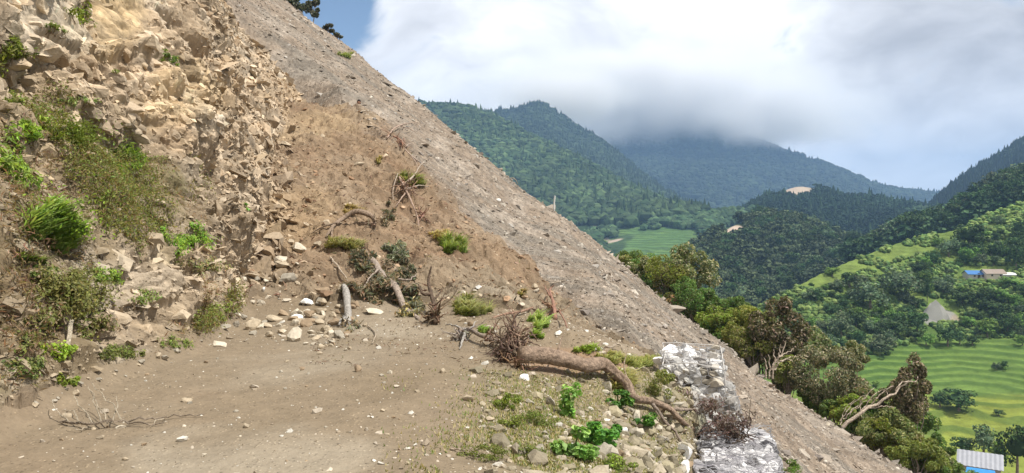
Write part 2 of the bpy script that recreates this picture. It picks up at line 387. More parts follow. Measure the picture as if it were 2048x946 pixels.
# reddish earth spilled over the edge of the scree
sp_ = sm(Mf - Sf + .9 * wob2 + .7 * wob, -1.7, .2) * isS * sm(Yf, 10, 13)
C = C * (1 - .65 * sp_[:, None]) + mound_c * .65 * sp_[:, None]
C[im] *= (1 + np.where(isR[im], .10, .45) * (hh[:, 4] - .5))[:, None]
C[im] *= (1 + np.where(isS[im], .35, .0) * (hh2[:, 4] - .5))[:, None]
ms_ = sm(Sf - Mf + .5 * wob2 + .3 * wob, -.7, .3) * isM * sm(Yf, 11, 14); C = C * (1 - .6 * ms_[:, None]) + scree_c * .6 * ms_[:, None]
C = np.clip(C, .03, .62)
FC = gridfaces(nr, nc)
lab = np.where(isC, 0, np.where(isR, 1, np.where(isM, 2, 3)))[FC[:, 0]]
for k, (nm, mt) in enumerate([('rock_cliff', M_CLIFF), ('dirt_road', M_ROAD), ('earth_slope', M_MOUND), ('scree_slope', M_SCREE)]):
    o = obj(nm, submesh(nm, PN, FC, lab == k, mt, C)); tag(o, kind='structure')
GN = PN.reshape(nr, nc, 3)
GPY = (HZ - F * (GN[..., 2] - EYE) / GN[..., 1])
class Picker:
    """surface point seen at a pixel, from a grid whose columns are pixel columns"""
    def __init__(s, G, cols_):
        s.G, s.cols = G, cols_
        s.py = HZ - F * (G[..., 2] - EYE) / G[..., 1]
        s.run = np.minimum.accumulate(s.py, 0)
    def pick(s, px, py):
        c = int(np.argmin(np.abs(s.cols - px)))
        r = int(np.argmax(s.run[:, c] <= py))
        if s.run[-1, c] > py: r = int(np.argmin(s.py[:, c]))
        return Vector(s.G[r, c].tolist())
    def normal(s, px, py, w=5):
        c = int(np.argmin(np.abs(s.cols - px))); c = min(max(c, w), s.G.shape[1] - 1 - w)
        r = int(np.argmax(s.run[:, c] <= py)); r = min(max(r, w), s.G.shape[0] - 1 - w)
        a = s.G[r, c + w] - s.G[r, c - w]; b = s.G[r + w, c] - s.G[r - w, c]
        n_ = np.cross(a, b); n_ /= np.linalg.norm(n_) + 1e-9
        return Vector(n_.tolist())
NEAR = Picker(GN, cols)
def ground_z(x, y):
    px = CX + F * x / max(y, .01)
    c = int(np.argmin(np.abs(cols - px))); r = int(np.argmin(np.abs(rows - y)))
    return float(GN[r, c, 2])
# road and verge behind the viewpoint
gx, gy = np.meshgrid(np.linspace(-14, 12, 105), np.linspace(-16, 2.0, 73))
gz = np.where(gx < -4.3, (-4.3 - gx) * 1.6, np.where(gx > 1.2, -(gx - 1.2) * .75, 0)) - .006 + .03 * fbm(P3(gx, gy), .8, 3)
gp = P3(gx.ravel(), gy.ravel(), gz.ravel())
o = obj('dirt_road', mesh_np('dirt_road', gp, gridfaces(*gx.shape), M_ROAD, np.tile([.31, .25, .18], (len(gp), 1)))); tag(o, kind='structure')
# ------------------------------------------------------------------ far hills: each its own sheet from a near foot to a crest, then down the back
LAYERS = {}
def hill_layer(name, crest, foot_py, foot_Y, colf, step=4.0, nrow=160, rough=.02, bulge=.0, terr=None, back=.6, pmat=None, ragged=0.0, pw=1.0, nz=None):
    """crest: list of (px, py, Y)"""
    c = np.array(crest, float)
    cs = np.arange(c[0, 0], c[-1, 0] + .1, step)
    pyc = np.interp(cs, c[:, 0], c[:, 1]); Yc = np.interp(cs, c[:, 0], c[:, 2])
    k = max(3, int(50 / step)) | 1; ker = np.hanning(k + 2)[1:-1]; ker /= ker.sum()
    def smo(a): return np.convolve(np.pad(a, k // 2, mode='edge'), ker, 'valid')
    pyc = smo(pyc); Yc = smo(Yc)
    fp = np.interp(cs, *zip(*foot_py)) if isinstance(foot_py, list) else np.full_like(cs, foot_py)
    fY = np.interp(cs, *zip(*foot_Y)) if isinstance(foot_Y, list) else np.full_like(cs, foot_Y)
    t_ = np.linspace(0, 1, nrow)[:, None]
    Yg = fY[None] + (Yc - fY)[None] * t_
    py = fp[None] + (pyc - fp)[None] * (t_ ** pw) 
    Zg = EYE + (HZ - py) / F * Yg
    Xg = (cs[None] - CX) / F * Yg
    # noise in world space
    L = (Yc.mean() - fY.mean()) + 1
    p = np.stack([Xg, Yg, Zg * 0], -1)
    sc = 1.0 / L
    n_ = fbm(p * sc, 4.0, 5, .5) * rough * Yg * (np.sin(np.pi * np.clip(t_, 0, 1)) * .9 + .1)
    rid = (.5 - np.abs(fbm(p * sc + 5, 3.0, 3, .5))) * rough * 1.4 * Yg * np.sin(np.pi * t_)
    Zg = Zg + n_ + rid - 0.0
    if nz is not None: Zg = Zg + nz(Xg, Yg)
    if terr:
        s, w = terr
        q = Zg / s + 2.4 * fbm(p, .012, 5, .6); f = q - np.floor(q)
        zt = (np.floor(q) + sm(f, .5, .98)) * s - (q - Zg / s) * s
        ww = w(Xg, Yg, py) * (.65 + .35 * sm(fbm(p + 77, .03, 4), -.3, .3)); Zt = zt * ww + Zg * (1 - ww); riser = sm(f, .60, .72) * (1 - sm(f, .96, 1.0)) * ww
    else:
        Zt = Zg; riser = np.zeros_like(Zg)
    # down the back
    nb = 12; tb = np.linspace(0, 1, nb + 1)[1:, None]
    Yb = Yc[None] + tb * L * .8; Xb = (cs[None] - CX) / F * Yb
    Zb = Zt[-1][None] - back * tb * L * .8
    Xg = np.concatenate([Xg, Xb]); Yg = np.concatenate([Yg, Yb]); Zt = np.concatenate([Zt, Zb]); riser = np.concatenate([riser, np.zeros_like(Zb)])
    # front skirt
    Xs, Ys, Zs = Xg[:1] * .97, Yg[:1] * .97, Zt[:1] - L * .25
    Xg = np.concatenate([Xs, Xg]); Yg = np.concatenate([Ys, Yg]); Zt = np.concatenate([Zs, Zt]); riser = np.concatenate([riser[:1] * 0, riser])
    G = np.stack([Xg, Yg, Zt], -1); V = G.reshape(-1, 3)
    PX = CX + F * V[:, 0] / V[:, 1]; PY = HZ - F * (V[:, 2] - EYE) / V[:, 1]
    col = colf(V, PX, PY, riser.ravel())
    o = obj(name, mesh_np(name, V, gridfaces(*Xg.shape), pmat or M_HILL, np.clip(col, .01, .6), True)); tag(o, kind='structure')
    pk = Picker(G[:nrow + 1], cs)
    return pk
def ell(PX, PY, V, cx, cy, rx, ry, rot=0, s=.02, n=.4, soft=.3):
    a = math.radians(rot); dx = PX - cx; dy = PY - cy
    u = (dx * math.cos(a) + dy * math.sin(a)) / rx; v = (-dx * math.sin(a) + dy * math.cos(a)) / ry
    return sm(-(np.sqrt(u * u + v * v) + n * fbm(V, s, 4)), -1 - soft, -1 + soft)
def forest_col(a=(.030, .060, .022), b=(.050, .085, .030), s=.006):
    a, b = np.array(a) * .8, np.array(b) * .8
    def f(V, PX, PY, r):
        return bilerp_cols(np.tile(a, (len(V), 1)), b, sm(fbm(V, s, 4), -.3, .5))
    return f
def with_scars(base, scars, field=None):
    def f(V, PX, PY, r):
        c = base(V, PX, PY, r)
        if field: c = field(c, V, PX, PY, r)
        for (cx, cy, rx, ry, rot, cc) in scars:
            c = bilerp_cols(c, cc, ell(PX, PY, V, cx, cy, rx, ry, rot, s=.05))
        return c
    return f
SCAR = (.36, .29, .22)
# valley floor, one sheet out to the horizon
q = np.array([[-5000, 60, -100], [6000, 60, -100], [6000, 6200, -100], [-5000, 6200, -100]], float)
o = obj('ground', mesh_np('ground', q, np.array([[0, 1, 2, 3]]), M_HILL, np.tile([.05, .08, .03], (4, 1)))); tag(o, kind='structure')
hL1 = hill_layer('far_mountain', [(1080, 330, 3300), (1150, 300, 3300), (1230, 262, 3300), (1330, 240, 3300), (1425, 232, 3300), (1500, 278, 3200), (1560, 300, 3100), (1610, 318, 3000), (1665, 336, 3000), (1710, 356, 2900), (1750, 374, 2900), (1790, 384, 2900), (1850, 390, 3000), (1900, 394, 3100), (2100, 400, 3200)],
                 475, 2000, forest_col(), rough=.012, step=5)
hL2a = hill_layer('mountain', [(700, 230, 2100), (840, 232, 2100), (980, 228, 2100), (1030, 226, 2100), (1060, 214, 2100), (1078, 205, 2100), (1105, 224, 2100), (1160, 262, 2100), (1210, 292, 2050), (1250, 325, 2000), (1300, 370, 1900), (1380, 420, 1800), (1450, 450, 1700)],
                  480, 1250, forest_col((.035, .062, .025), (.07, .10, .04)), rough=.012, step=4)
def l2f(c, V, PX, PY, r):
    c = bilerp_cols(c, (.10, .19, .04), ell(PX, PY, V, 1215, 478, 75, 26, 8, s=.01) * .9)
    return c
hL2b = hill_layer('green_mountain', [(640, 200, 1500), (800, 208, 1500), (885, 213, 1500), (940, 219, 1480), (990, 240, 1450), (1050, 272, 1400), (1110, 298, 1350), (1180, 335, 1300), (1260, 378, 1250), (1340, 415, 1200), (1420, 460, 1100)],
                  [(640, 520), (1000, 472), (1180, 470), (1300, 444), (1420, 430)], 935, with_scars(forest_col((.032, .060, .022), (.065, .105, .032)), [(1188, 452, 18, 5, 62, SCAR)]), rough=.012, step=3)
hL3 = hill_layer('blue_ridge', [(1840, 455, 1100), (1880, 410, 1200), (1920, 376, 1250), (1950, 354, 1280), (2000, 326, 1300), (2048, 291, 1300), (2160, 220, 1300), (2400, 120, 1300)],
                 500, 800, forest_col((.022, .045, .022), (.038, .065, .03)), rough=.008, step=4)
def l5f(c, V, PX, PY, r):
    fld = sm(fbm(V, .010, 5, .65) + .75 * ell(PX, PY, V, 1330, 510, 130, 45, -18, s=.008) - .4 * ell(PX, PY, V, 1500, 420, 160, 30), .15, .35)
    gcol = bilerp_cols(np.tile((.075, .145, .04), (len(V), 1)), (.13, .20, .05), sm(fbm(V + 50, .03, 4), -.2, .4)) * (1 + .5 * fbm(V * [1, 1, 4], .06, 4, .7))[:, None]
    c = c * (1 - fld[:, None]) + gcol * fld[:, None]
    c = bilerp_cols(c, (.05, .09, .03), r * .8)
    return c
hL5 = hill_layer('valley_fields', [(1000, 470, 950), (1180, 466, 950), (1300, 440, 950), (1420, 427, 950), (1500, 424, 950), (2000, 424, 950)],
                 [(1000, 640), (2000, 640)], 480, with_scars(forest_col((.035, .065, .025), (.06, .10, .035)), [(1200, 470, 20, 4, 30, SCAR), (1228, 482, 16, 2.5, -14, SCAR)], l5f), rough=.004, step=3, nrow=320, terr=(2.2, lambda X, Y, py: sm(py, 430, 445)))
hL4 = hill_layer('wooded_hill', [(1400, 470, 1000), (1480, 432, 1050), (1530, 402, 1080), (1570, 380, 1100), (1600, 372, 1100), (1640, 380, 1100), (1690, 402, 1080), (1740, 398, 1080), (1790, 412, 1050), (1850, 420, 1050), (1900, 424, 1000), (1990, 412, 1000), (2120, 380, 1000)],
                 [(1400, 520), (2100, 500)], 700, with_scars(forest_col((.026, .048, .020), (.045, .078, .028)), [(1593, 382, 36, 13, 0, SCAR), (1560, 391, 18, 6, -25, SCAR)]), rough=.010, step=3)
hL6 = hill_layer('knoll', [(1290, 590, 480), (1340, 560, 500), (1390, 505, 540), (1430, 470, 570), (1480, 446, 600), (1540, 436, 620), (1590, 440, 620), (1640, 462, 600), (1700, 484, 580), (1780, 500, 560), (1900, 500, 540), (2000, 500, 540)],
                 [(1290, 680), (2000, 660)], 340, with_scars(forest_col((.028, .050, .020), (.055, .095, .03)), [(1460, 470, 20, 11, -45, (.42, .33, .26)), (1478, 459, 17, 8, 10, (.42, .33, .26)), (1440, 466, 9, 4, 0, SCAR), (1575, 434, 30, 5, 10, (.3, .3, .27)), (1612, 447, 20, 4, 30, (.28, .28, .24))],
                    lambda c, V, PX, PY, r: bilerp_cols(c, (.12, .19, .05), ell(PX, PY, V, 1660, 488, 60, 10, 12))), rough=.012, step=3)
hL7b = hill_layer('wooded_ridge', [(1700, 520, 420), (1800, 470, 430), (1860, 452, 430), (1910, 436, 430), (1950, 410, 430), (2000, 385, 430), (2048, 366, 430), (2150, 330, 430), (2300, 260, 430)],
                 [(1700, 600), (2300, 560)], 330, forest_col((.035, .065, .022), (.06, .10, .03), .02), rough=.006, step=4)
def paddyw(X, Y, py):
    return np.maximum(sm(py, 640, 700), .4 * sm(-py, -620, -560) * sm(fbm(P3(X, Y), .02, 2), -.3, .0)) 
def l7f(V, PX, PY, r):
    c = bilerp_cols(np.tile((.13, .195, .04), (len(V), 1)), (.20, .27, .06), sm(fbm(V, .05, 5), -.3, .4))
    c = bilerp_cols(c, (.06, .12, .025), sm(fbm(V + 60, .09, 4), .0, .5) * .75 * (1 - sm(PY, 640, 720) * .6))
    c = c * .82
    rice = sm(PY + 12 * fbm(V, .05, 3), 650, 700)
    c = bilerp_cols(c, (.10, .165, .033), rice * .85)
    tier = sm(PY + 8 * fbm(V, .05, 3), 785, 800)
    c = bilerp_cols(c, (.185, .215, .035), tier * .9)
    c = bilerp_cols(c, (.16, .21, .05), ell(PX, PY, V, 1720, 530, 150, 22, -18, s=.04) * .7)
    c = c * (1 + .45 * fbm(V * [1, 1, 2], .35, 4, .7) + .2 * fbm(V, .03, 3))[:, None]
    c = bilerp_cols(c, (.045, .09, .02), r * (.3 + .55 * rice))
    c = bilerp_cols(c, np.array((.23, .225, .20))[None] * (1 + .45 * fbm(V * [1, 1, .5], .4, 5, .65))[:, None], ell(PX, PY, V, 1886, 636, 34, 16, -10, s=.1, n=.75, soft=.10))
    c = bilerp_cols(c, (.30, .235, .16), ell(PX, PY, V, 1912, 640, 9, 12, -30, s=.1) * .6)
    return c
hL7 = hill_layer('terraced_hill', [(1180, 900, 190), (1300, 800, 205), (1400, 705, 225), (1480, 640, 240), (1560, 592, 255), (1640, 548, 270), (1720, 514, 285), (1800, 484, 300), (1860, 468, 305), (1905, 462, 310), (1960, 436, 315), (2048, 402, 320), (2150, 360, 320), (2400, 300, 320)],
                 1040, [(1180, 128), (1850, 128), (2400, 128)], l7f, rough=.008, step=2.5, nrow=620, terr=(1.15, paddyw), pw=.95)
FARP = {'L1': hL1, 'L2a': hL2a, 'L2b': hL2b, 'L3': hL3, 'L4': hL4, 'L5': hL5, 'L6': hL6, 'L7b': hL7b, 'L7': hL7}
# ------------------------------------------------------------------ builders for plants, rocks, wood
class MB:
    """collects triangles of one mesh, with a colour per vertex"""
    def __init__(s): s.V = []; s.Fc = []; s.C = []; s.n = 0
    def add(s, V, Fc, col):
        V = np.asarray(V, float).reshape(-1, 3); Fc = np.asarray(Fc, int)
        if Fc.shape[1] == 4: Fc = np.concatenate([Fc[:, [0, 1, 2]], Fc[:, [0, 2, 3]]])
        col = np.asarray(col, float)
        if col.ndim == 1: col = np.tile(col, (len(V), 1))
        s.V.append(V); s.Fc.append(Fc + s.n); s.C.append(col); s.n += len(V); return s
    def mesh(s, name, mat, smooth=False):
        return mesh_np(name, np.concatenate(s.V), np.concatenate(s.Fc), mat, np.clip(np.concatenate(s.C), .004, .9), smooth)
    def build(s, name, mat, parent=None, loc=(0, 0, 0), smooth=False): return obj(name, s.mesh(name, mat, smooth), parent, loc)
def mat_foliage(name, trans=.3, rough=.55, spec=.25, gain=1.0):
    m = bpy.data.materials.new(name); m.use_nodes = True; t = NT(m.node_tree)
    at = t.n('ShaderNodeAttribute', attribute_name='Col').outputs['Color']
    oi = t.n('ShaderNodeObjectInfo').outputs['Random']
    v = t.math('ADD', t.math('MULTIPLY', oi, .45 * gain), .78 * gain)
    hs = t.n('ShaderNodeHueSaturation', i={'Hue': t.math('ADD', t.math('MULTIPLY', oi, .03), .485), 'Saturation': 1.0, 'Value': v, 'Color': at}).outputs[0]
    bs = t.n('ShaderNodeBsdfPrincipled', i={'Base Color': hs, 'Roughness': rough, 'Specular IOR Level': spec})
    tr = t.n('ShaderNodeBsdfTranslucent', i={'Color': t.mix(1.0, hs, (1.0, 1.0, .55, 1), 'MULTIPLY')})
    mx = t.n('ShaderNodeMixShader', i={0: trans, 1: bs, 2: tr})
    t.n('ShaderNodeOutputMaterial', i={'Surface': mx})
    return m
M_LEAF = mat_foliage('leaves', .35, .5, .3, 1.5)
M_FAR = mat_foliage('distant leaves', .08, .8, .1)
M_GRASS = mat_foliage('grass blades', .4, .6, .2, 1.5)
def mat_solid(name, scale=30., var=.35, bump=.01, rough=.85, spec=.2, stretch=(1, 1, 1), metal=0.0):
    m = bpy.data.materials.new(name); m.use_nodes = True; t = NT(m.node_tree)
    at = t.n('ShaderNodeAttribute', attribute_name='Col').outputs['Color']
    co = t.n('ShaderNodeTexCoord').outputs['Object']
    co = t.n('ShaderNodeMapping', i={'Vector': co, 'Scale': stretch}).outputs[0]
    n1 = t.n('ShaderNodeTexNoise', i={'Vector': co, 'Scale': scale, 'Detail': 7.0, 'Roughness': .65}).outputs[0]
    c = t.n('ShaderNodeVectorMath', operation='SCALE', i={0: at, 'Scale': t.math('ADD', t.math('MULTIPLY', t.math('SUBTRACT', n1, .5), var * 3), 1.0)}).outputs[0]
    bp = t.n('ShaderNodeBump', i={'Height': n1, 'Distance': bump})
    bs = t.n('ShaderNodeBsdfPrincipled', i={'Base Color': c, 'Roughness': rough, 'Specular IOR Level': spec, 'Normal': bp, 'Metallic': metal})
    t.n('ShaderNodeOutputMaterial', i={'Surface': bs})
    return m
M_STONE = mat_solid('stone', 14, .35, .02)
M_BARK = mat_solid('bark', 22, .85, .05, .9, .1, (1, 1, 1))
M_WIRE = mat_solid('galvanised wire', 20, .1, .0, .9, .1)
M_PLAIN = mat_solid('painted', 8, .12, .0, .7)
M_CLOTH = mat_solid('cloth', 12, .1, .0, .9)
M_SKIN = mat_solid('skin', 8, .05, .0, .6)

def ico(sub):
    import bmesh
    bm = bmesh.new(); bmesh.ops.create_icosphere(bm, subdivisions=sub, radius=1.0)
    V = np.array([v.co[:] for v in bm.verts]); Fc = np.array([[v.index for v in f.verts] for f in bm.faces]); bm.free()
    return V, Fc
ICO = {k: ico(k) for k in (1, 2, 3)}
def rock_vf(r, sub=2, cuts=9, flat=.6, rg=None, dr=(.50, .82)):
    """angular block: a sphere cut by planes"""
    rg = rg or rng; V, Fc = ICO[sub]; V = V.copy() * 1.25
    for k in range(cuts):
        n = rg.normal(size=3); n /= np.linalg.norm(n); d = rg.uniform(*dr)
        o = V @ n - d; V = V - np.outer(np.maximum(o, 0), n)
    V = V * np.array([1, rg.uniform(.65, 1.0), flat]) * r
    V += rg.normal(size=V.shape) * r * .018
    return V, Fc
def rotm(rg=None, full=True, tilt=.4):
    rg = rg or rng
    a, b, c = rg.uniform(0, 6.283), rg.normal() * tilt, rg.normal() * tilt
    Rz = np.array([[math.cos(a), -math.sin(a), 0], [math.sin(a), math.cos(a), 0], [0, 0, 1]])
    Rx = np.array([[1, 0, 0], [0, math.cos(b), -math.sin(b)], [0, math.sin(b), math.cos(b)]])
    Ry = np.array([[math.cos(c), 0, math.sin(c)], [0, 1, 0], [-math.sin(c), 0, math.cos(c)]])
    return Rz @ Rx @ Ry
def frames(n):
    n = n / (np.linalg.norm(n, axis=1, keepdims=True) + 1e-9)
    a = np.where(np.abs(n[:, 2:3]) < .9, [[0, 0, 1.]], [[1., 0, 0]])
    u = np.cross(a, n); u /= np.linalg.norm(u, axis=1, keepdims=True); v = np.cross(n, u)
    return u, v, n
def leaves(mb, P, N, size, col, asp=.45, fold=.25, rg=None):
    """diamond leaves folded along the midrib: two triangles each; P n x 3, N leaf normals, size n, col n x 3"""
    rg = rg or rng; n = len(P); u, v, w = frames(N)
    a = rg.uniform(0, 6.283, n)[:, None]
    d = u * np.cos(a) + v * np.sin(a); s = -u * np.sin(a) + v * np.cos(a)
    L = size[:, None]
    V = np.stack([P - d * L * .5, P + s * L * asp * .5 + w * L * fold * .3, P + d * L * .5 - w * L * .12, P - s * L * asp * .5 + w * L * fold * .3], 1).reshape(-1, 3)
    b = np.arange(n)[:, None] * 4
    Fc = np.concatenate([b + [0, 2, 1], b + [0, 3, 2]])
    mb.add(V, Fc, np.repeat(col, 4, 0))
def tube(mb, pts, rad, col, seg=7, noise=0.0, cap=True, rg=None):
    rg = rg or rng; pts = np.asarray(pts, float); n = len(pts); rad = np.broadcast_to(rad, n)
    tg = np.gradient(pts, axis=0); tg /= np.linalg.norm(tg, axis=1, keepdims=True) + 1e-9
    up = np.array([0, 0, 1.]) if abs(tg[0, 2]) < .9 else np.array([1., 0, 0])
    rings = []; u = np.cross(up, tg[0]); u /= np.linalg.norm(u)
    ang = np.arange(seg) / seg * 2 * np.pi
    ln_ = np.concatenate([[0], np.cumsum(np.linalg.norm(np.diff(pts, axis=0), axis=1))]); s0 = rg.uniform(0, 50)
    for k in range(n):
        u = u - tg[k] * (u @ tg[k]); u /= np.linalg.norm(u) + 1e-9; v = np.cross(tg[k], u)
        if seg >= 10:
            q_ = np.stack([np.cos(ang) * 1.1 + s0, np.sin(ang) * 1.1, np.full(seg, ln_[k] * 2.2)], 1)
            q2 = np.stack([np.cos(ang) * 3.5, np.sin(ang) * 3.5 + s0, np.full(seg, ln_[k] * 3.)], 1)
            r_ = rad[k] * (1 + noise * 9 * vn(q_) + noise * 5 * vn(q2))
        else: r_ = rad[k] * (1 + noise * rg.normal(size=seg))
        rings.append(pts[k] + np.outer(np.cos(ang) * r_, u) + np.outer(np.sin(ang) * r_, v))
    V = np.concatenate(rings + [pts[:1], pts[-1:]])
    Fc = []
    for k in range(n - 1):
        for j in range(seg):
            j2 = (j + 1) % seg
            Fc += [[k * seg + j, k * seg + j2, (k + 1) * seg + j2], [k * seg + j, (k + 1) * seg + j2, (k + 1) * seg + j]]
    for j in range(seg):
        Fc.append([n * seg, (j + 1) % seg, j]); Fc.append([n * seg + 1, (n - 1) * seg + j, (n - 1) * seg + (j + 1) % seg])
    mb.add(V, np.array(Fc), col)
def smoothpath(pts, n, wig=0.0, rg=None):
    """Catmull-like resample of control points plus a little wander"""
    rg = rg or rng; pts = np.asarray(pts, float); m = len(pts); tt = np.linspace(0, m - 1, n); out = []
    for t_ in tt:
        i = min(int(t_), m - 2); f = t_ - i
        p0, p1, p2, p3 = pts[max(i - 1, 0)], pts[i], pts[i + 1], pts[min(i + 2, m - 1)]
        out.append(.5 * ((2 * p1) + (-p0 + p2) * f + (2 * p0 - 5 * p1 + 4 * p2 - p3) * f * f + (-p0 + 3 * p1 - 3 * p2 + p3) * f ** 3))
    out = np.array(out)
    if wig: w_ = rg.normal(size=out.shape) * wig; w_[0] = 0; out += w_
    return out
def wander(p, d, L, n, bend, rg=None, sag=0.0):
    rg = rg or rng; p = np.array(p, float); d = np.array(d, float); d /= np.linalg.norm(d); out = [p.copy()]
    for k in range(n):
        d = d + rg.normal(size=3) * bend + np.array([0, 0, -sag]); d /= np.linalg.norm(d)
        p = p + d * L / n; out.append(p.copy())
    return np.array(out)
def cvar(base, n, v=.25, hue=.12, rg=None):
    rg = rg or rng; base = np.asarray(base, float)
    c = base[None] * (1 + rg.uniform(-v, v, n))[:, None]
    return c * (1 + rg.normal(size=(n, 3)) * hue * .5)
def blades(mb, n, rad, h, col, tipcol=None, droop=.6, w=.012, lean=(0, 0), rg=None, up=(0, 0, 1), at=None):
    """tuft of arching grass blades around the origin"""
    rg = rg or rng
    a = rg.uniform(0, 6.283, n); r_ = rad * np.sqrt(rg.uniform(0, 1, n))
    base = np.stack([np.cos(a) * r_, np.sin(a) * r_, np.zeros(n)], 1)
    upv = np.array(up, float); upv /= np.linalg.norm(upv)
    U_, V_, _ = frames(upv[None]); base = np.outer(base[:, 0], U_[0]) + np.outer(base[:, 1], V_[0])
    rn = (r_ / max(rad, 1e-6)) ** 2
    if at is not None: base = base + at[rg.integers(0, len(at), n)]
    out = np.stack([np.cos(a + rg.normal(size=n) * .5), np.sin(a + rg.normal(size=n) * .5), np.zeros(n)], 1)
    hh = h * rg.uniform(.45, 1.15, n) * (1 - .55 * rn); dr = droop * rg.uniform(.4, 1.3, n) * hh
    side = np.stack([-out[:, 1], out[:, 0], np.zeros(n)], 1) * w
    pts = []
    for t_, wd in ((0, 1), (.35, .9), (.7, .6), (1, .05)):
        p = base + np.array([0, 0, 1.])[None] * (hh * (t_ - droop * .55 * t_ ** 2.4))[:, None] + out * (dr * t_ ** 1.7)[:, None] + np.array([lean[0], lean[1], 0])[None] * (hh * t_ ** 1.5)[:, None]
        pts += [p - side * wd, p + side * wd]
    V = np.stack(pts, 1).reshape(-1, 3); b = np.arange(n)[:, None] * 8
    Fc = np.concatenate([b + [2 * k, 2 * k + 1, 2 * k + 3] for k in range(3)] + [b + [2 * k, 2 * k + 3, 2 * k + 2] for k in range(3)])
    c = cvar(col, n, .3, .15, rg); tc = cvar(tipcol if tipcol is not None else np.array(col) * 1.5, n, .3, .15, rg)
    C_ = np.stack([c, c, c * .6 + tc * .4, c * .6 + tc * .4, tc, tc, tc, tc], 1).reshape(-1, 3)
    mb.add(V, Fc, C_)
def pick(px, py, dz=0.0):
    p = NEAR.pick(px, py); p.z += dz; return p
def mpp(p): return p.y / F       # metres for one photo pixel at that distance

def spots(px, py, wpx, hpx, k, rg):
    """surface points inside an elliptic patch of the slope"""
    out = []
    while len(out) < k:
        a, b = rg.normal() * .42, rg.normal() * .42
        if a * a + b * b < 1: out.append(NEAR.pick(px + a * wpx * .5, py + b * hpx * .5))
    return np.array([tuple(q) for q in out])
# ---- crowns
def crown(mb, w, d, h, nclump, nleaf, leaf, col, col2=None, rg=None, core=True, gap=.0, asp=.5, up=.35):
    """clumped crown centred on the origin: leaves on clump shells, a few inside"""
    rg = rg or rng; cs = []
    while len(cs) < nclump:
        p = rg.uniform(-1, 1, 3)
        if (p ** 2).sum() < 1 and (p[2] > -.75): cs.append(p)
    cs = np.array(cs); nr_ = np.linalg.norm(cs, axis=1, keepdims=True); cs = cs / np.maximum(nr_, .05) * (.35 + .5 * nr_)
    rad = rg.uniform(.22, .42, nclump) * (12 / max(nclump, 6)) ** .25
    k = rg.integers(0, nclump, nleaf); dv = rg.normal(size=(nleaf, 3)); dv /= np.linalg.norm(dv, axis=1, keepdims=True)
    rr = rad[k] * rg.uniform(.45, 1.0, nleaf) ** .5
    Pn = cs[k] + dv * rr[:, None]
    sc = np.array([w / 2, d / 2, h / 2]); P = Pn * sc
    Nn = dv * 1.0 + rg.normal(size=(nleaf, 3)) * .6 + np.array([0, 0, up])
    tone = rg.uniform(.75, 1.25, nclump)[k]
    cc = cvar(col, nleaf, .25, .12, rg) * tone[:, None]
    if col2 is not None:
        m = rg.random(nleaf) < .3; cc[m] = cvar(col2, m.sum(), .25, .1, rg)
    leaves(mb, P, Nn, leaf * rg.uniform(.6, 1.3, nleaf), cc, asp=asp, rg=rg)
    return cs * sc
# ------------------------------------------------------------------ rocks, one by one
def add_rock(name, px, py, wpx, hpx, label, cat='rock', group=None, col=(.36, .30, .22), flat=None, sink=.25, sub=2, seed=None, dY=0):
    p = pick(px, py); m = mpp(p); rg = np.random.default_rng(seed if seed is not None else int(px * 7 + py * 13))
    w = wpx * m; h = hpx * m
    V, Fc = rock_vf(1.0, sub, 10, 1.0, rg)
    V = V / (np.abs(V).max(0) + 1e-9) * np.array([w / 2, w * rg.uniform(.3, .42), max(h * .62, w * .12)])
    a = rg.normal() * .25; Rr = rotm(rg, tilt=.12)
    a0 = rg.uniform(-.5, .5); Rz = np.array([[math.cos(a0), -math.sin(a0), 0], [math.sin(a0), math.cos(a0), 0], [0, 0, 1]])
    Ry = np.array([[math.cos(a), 0, math.sin(a)], [0, 1, 0], [-math.sin(a), 0, math.cos(a)]])
    V = V @ (Rz @ Ry).T
    z0 = V[:, 2].min(); hh = V[:, 2].max() - z0
    V[:, 2] -= z0 + hh * sink
    mb = MB(); mb.add(V, Fc, np.tile(np.array(col) * rg.uniform(.9, 1.1), (len(V), 1)) * (1 + rg.normal(size=(len(V), 1)) * .04))
    o = mb.build(name, M_STONE, loc=p); return tag(o, label, cat, group)
TAN = (.40, .33, .235); PALE = (.52, .46, .36); WHT = (.80, .79, .75); GRY = (.33, .295, .235); BRN = (.29, .215, .14)
